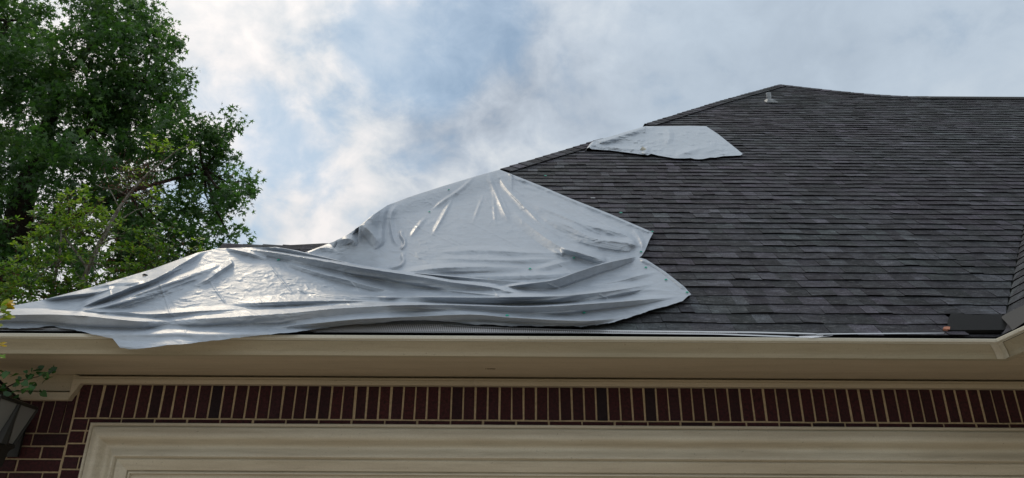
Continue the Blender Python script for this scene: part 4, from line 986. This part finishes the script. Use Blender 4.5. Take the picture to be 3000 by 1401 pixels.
for (lx, ly, lr, den) in lob2:
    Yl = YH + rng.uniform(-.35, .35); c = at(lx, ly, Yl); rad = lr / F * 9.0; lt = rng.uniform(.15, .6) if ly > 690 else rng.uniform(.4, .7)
    for e in c + rdir(int(30 * den * (lr / 45) ** 2) + 2) * (rad * rng.uniform(.2, 1.0, (int(30 * den * (lr / 45) ** 2) + 2, 1)) ** .6):
        nl = rng.integers(6, 10); out = unit(np.array(e) - c + np.array([0, 0, .5])); a_ = np.arange(nl) * 2.4 + rng.uniform(0, 6)
        side = unit(np.cross(out, np.array([0.3, .9, .1]))); sd2 = np.cross(out, side)
        td = side[None] * np.cos(a_)[:, None] + sd2[None] * np.sin(a_)[:, None] + out[None] * rng.uniform(.3, .9, (nl, 1))
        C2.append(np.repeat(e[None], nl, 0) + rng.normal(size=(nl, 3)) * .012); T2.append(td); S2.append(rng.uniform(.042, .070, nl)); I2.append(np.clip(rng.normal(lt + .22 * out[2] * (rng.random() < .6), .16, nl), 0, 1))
        tw.tube([Vector(e) - Vector(out) * .09 + Vector(rng.normal(size=3)) * .02, Vector(e)], [.003, .0015], 3, cap=False)
        if rng.random() < .35:
            for _ in range(rng.integers(3, 8)):
                q = Vector(e) + Vector(rng.normal(size=3) * .035); r_ = .007
                bb.add([q + Vector(w_) * r_ for w_ in ((1, 0, 0), (-1, 0, 0), (0, 1, 0), (0, -1, 0), (0, 0, 1), (0, 0, -1))], [(0, 2, 4), (2, 1, 4), (1, 3, 4), (3, 0, 4), (2, 0, 5), (1, 2, 5), (3, 1, 5), (0, 3, 5)])
for _ in range(260):   # bare fruiting twigs round the leaning trunk top
    lx, ly = rng.normal(395, 42), rng.normal(535, 32); e = Vector(at(lx, ly, YH + rng.uniform(-.15, .15))); d_ = Vector(rng.normal(size=3)) * .07
    tw.tube([e, e + d_ + Vector((0, 0, .03))], [.003, .0015], 3, cap=False); q = e + d_; r_ = .008
    bb.add([q + Vector(w_) * r_ for w_ in ((1, 0, 0), (-1, 0, 0), (0, 1, 0), (0, -1, 0), (0, 0, 1), (0, 0, -1))], [(0, 2, 4), (2, 1, 4), (1, 3, 4), (3, 0, 4), (2, 0, 5), (1, 2, 5), (3, 1, 5), (0, 3, 5)])
C2 = np.concatenate(C2); T2 = np.concatenate(T2); S2 = np.concatenate(S2); I2 = np.concatenate(I2)
print('berry tree leaves', len(C2))
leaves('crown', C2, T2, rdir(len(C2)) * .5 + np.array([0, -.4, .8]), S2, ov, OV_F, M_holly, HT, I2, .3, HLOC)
local(st.build('trunk', M_lichen, HT, True), HLOC); tag(local(tw.build('twigs', M_twig, HT), HLOC), kind='stuff'); tag(local(bb.build('berries', M_berry, HT), HLOC), kind='stuff')

# --- climbing vine at the lower left, by the lantern
VL = (-3.25, 4.35, 0); VN = empty('climbing_vine', VL); tag(VN, 'dark green leafy vine tip reaching in front of the soffit above the lantern', 'vine')
g = MB(); vp = [Vector((-3.25, 4.35, 0)), Vector((-3.3, 4.4, 1.2)), Vector(at(-40, 1200, 4.35)), Vector(at(10, 1140, 4.3)), Vector(at(60, 1115, 4.25)), Vector(at(110, 1104, 4.2)), Vector(at(155, 1085, 4.2))]
g.tube(vp, [.012, .010, .007, .005, .004, .003, .0015], 5)
g.tube([vp[3], Vector(at(60, 1150, 4.2))], [.004, .002], 4); local(g.build('stem', M_twig, VN, True), VL)
C3, T3, S3 = [], [], []
for (x_, y_, n_, sp_) in ((10, 1100, 6, 14), (20, 1140, 7, 16), (60, 1110, 8, 16), (70, 1135, 7, 14), (95, 1095, 8, 10), (120, 1090, 7, 9), (150, 1084, 4, 6), (100, 1130, 6, 10), (115, 1150, 3, 7), (5, 1160, 4, 10), (130, 1110, 4, 9), (-40, 1130, 8, 30)):
    for _ in range(n_):
        C3.append(at(x_ + rng.normal() * sp_, y_ + rng.normal() * sp_ * .6, 4.22 + rng.uniform(-.08, .08))); T3.append(rng.normal(size=3) * .6 + np.array([.3, -.2, -.4])); S3.append(rng.uniform(.022, .045))
leaves('foliage', np.array(C3), np.array(T3), rdir(len(C3)) * .6 + np.array([0, -.6, .5]), np.array(S3), heart, HE_F, M_vine, VN, rng.uniform(.1, .9, len(C3)), .3, VL)
# --- yellow-leaved shrub shoot at the left edge
YL = (-2.75, 3.3, 0); YS = empty('yellow_shrub', YL); tag(YS, 'shoot with bright yellow and green leaves at the left edge in front of the tarp', 'shrub')
g = MB(); tip = Vector(at(12, 895, 3.4)); g.tube([Vector(YL), Vector((-2.85, 3.3, 1.0)), Vector(at(-60, 1000, 3.35)), Vector(at(-10, 930, 3.4)), tip], [.014, .011, .006, .004, .002], 5)
g.tube([Vector(at(-40, 1010, 3.35)), Vector(at(0, 1010, 3.4))], [.004, .002], 4); g.tube([Vector(at(-60, 1000, 3.35)), Vector(at(-5, 1060, 3.4))], [.004, .002], 4); local(g.build('stem', M_twig, YS, True), YL)
C4, T4, S4, I4 = [], [], [], []
for (x_, y_, n_, sp_, ti, sz) in ((12, 893, 13, 5, .85, .05), (5, 918, 8, 6, .12, .055), (2, 898, 7, 4, .1, .05), (-20, 950, 8, 14, .3, .05), (-2, 1008, 5, 5, .7, .03), (-3, 1048, 4, 5, .1, .03), (-50, 1000, 8, 20, .4, .05)):
    for k_ in range(n_):
        C4.append(at(x_ + rng.normal() * sp_, y_ + rng.normal() * sp_, 3.4 + rng.uniform(-.03, .03))); a_ = rng.uniform(-.5, .9); T4.append(np.array([math.cos(a_), rng.normal() * .3, math.sin(a_) * .8])); S4.append(sz * rng.uniform(.7, 1.1)); I4.append(ti + rng.normal() * .1)
leaves('foliage', np.array(C4), np.array(T4), rdir(len(C4)) * .4 + np.array([0, -.6, .6]), np.array(S4), ov, OV_F, M_yel, YS, np.array(I4), .3, YL)

# --- wall lantern cut by the left edge
ZT = EYE + .842; cx, cy = -3.03, 4.325
LLOC = (cx, cy, EYE + .45); LN = empty('wall_lantern', LLOC); tag(LN, 'dark metal wall lantern with pale frosted panes beside the garage door at lower left', 'lantern')
def sq(r_, z_, k_): return Vector((cx + r_ * (1, 1, -1, -1)[k_ % 4], cy + r_ * (-1, 1, 1, -1)[k_ % 4], z_))
rt, rb, zb_ = .178, .125, EYE + .625
for k_ in range(4):
    g = MB(); q4 = [sq(rt - .006, ZT, k_), sq(rt - .006, ZT, k_ + 1), sq(rb - .006, zb_, k_ + 1), sq(rb - .006, zb_, k_)]
    inn = (Vector((cx, cy, 0)) - Vector(((q4[0].x + q4[1].x) / 2, (q4[0].y + q4[1].y) / 2, 0))).normalized() * .004
    g.add(q4 + [p + inn for p in q4], [(0, 1, 2, 3), (7, 6, 5, 4), (0, 4, 5, 1), (2, 6, 7, 3)]); local(g.build('pane', M_glass, LN), LLOC)
g = MB()
for k_ in range(4):
    g.tube([sq(rt, ZT, k_), sq(rb, zb_, k_)], .006, 6); g.tube([sq(rt, ZT + .004, k_), sq(rt, ZT + .004, k_ + 1)], .006, 6); g.tube([sq(rb, zb_, k_), sq(rb, zb_, k_ + 1)], .010, 6)
mid_t, mid_b = (sq(rt, ZT, 0) + sq(rt, ZT, 1)) / 2, (sq(rb, zb_, 0) + sq(rb, zb_, 1)) / 2
g.tube([mid_t, mid_t.lerp(mid_b, .4), mid_b], [.010, .020, .045], 8)
local(g.build('frame', M_darkmetal, LN), LLOC)
def loft(prof_, name):
    g = MB(); V = [sq(r_, z_, k_) for r_, z_ in prof_ for k_ in range(4)]
    g.add(V, [(i * 4 + j, i * 4 + (j + 1) % 4, (i + 1) * 4 + (j + 1) % 4, (i + 1) * 4 + j) for i in range(len(prof_) - 1) for j in range(4)]); return local(g.build(name, M_darkmetal, LN), LLOC)
loft([(.02, ZT + .008), (rt + .004, ZT + .008), (rt, ZT + .018), (.10, ZT + .045), (.04, ZT + .10), (.015, ZT + .12), (.002, ZT + .15)], 'cap')
loft([(rb + .008, zb_ + .004), (rb + .008, zb_ - .012), (rb - .01, zb_ - .03), (rb - .02, zb_ - .12), (.06, zb_ - .16), (.02, zb_ - .20), (.03, zb_ - .22), (.002, zb_ - .26)], 'finial')
g = MB(); g.tube([Vector((cx, cy, ZT + .12)), Vector((cx - .05, cy + .1, ZT + .16)), Vector((cx - .05, 4.69, ZT + .08))], .009, 6); g.box((cx - .12, 4.675, ZT - .25), (cx + .02, 4.693, ZT - .02)); local(g.build('bracket', M_darkmetal, LN), LLOC)
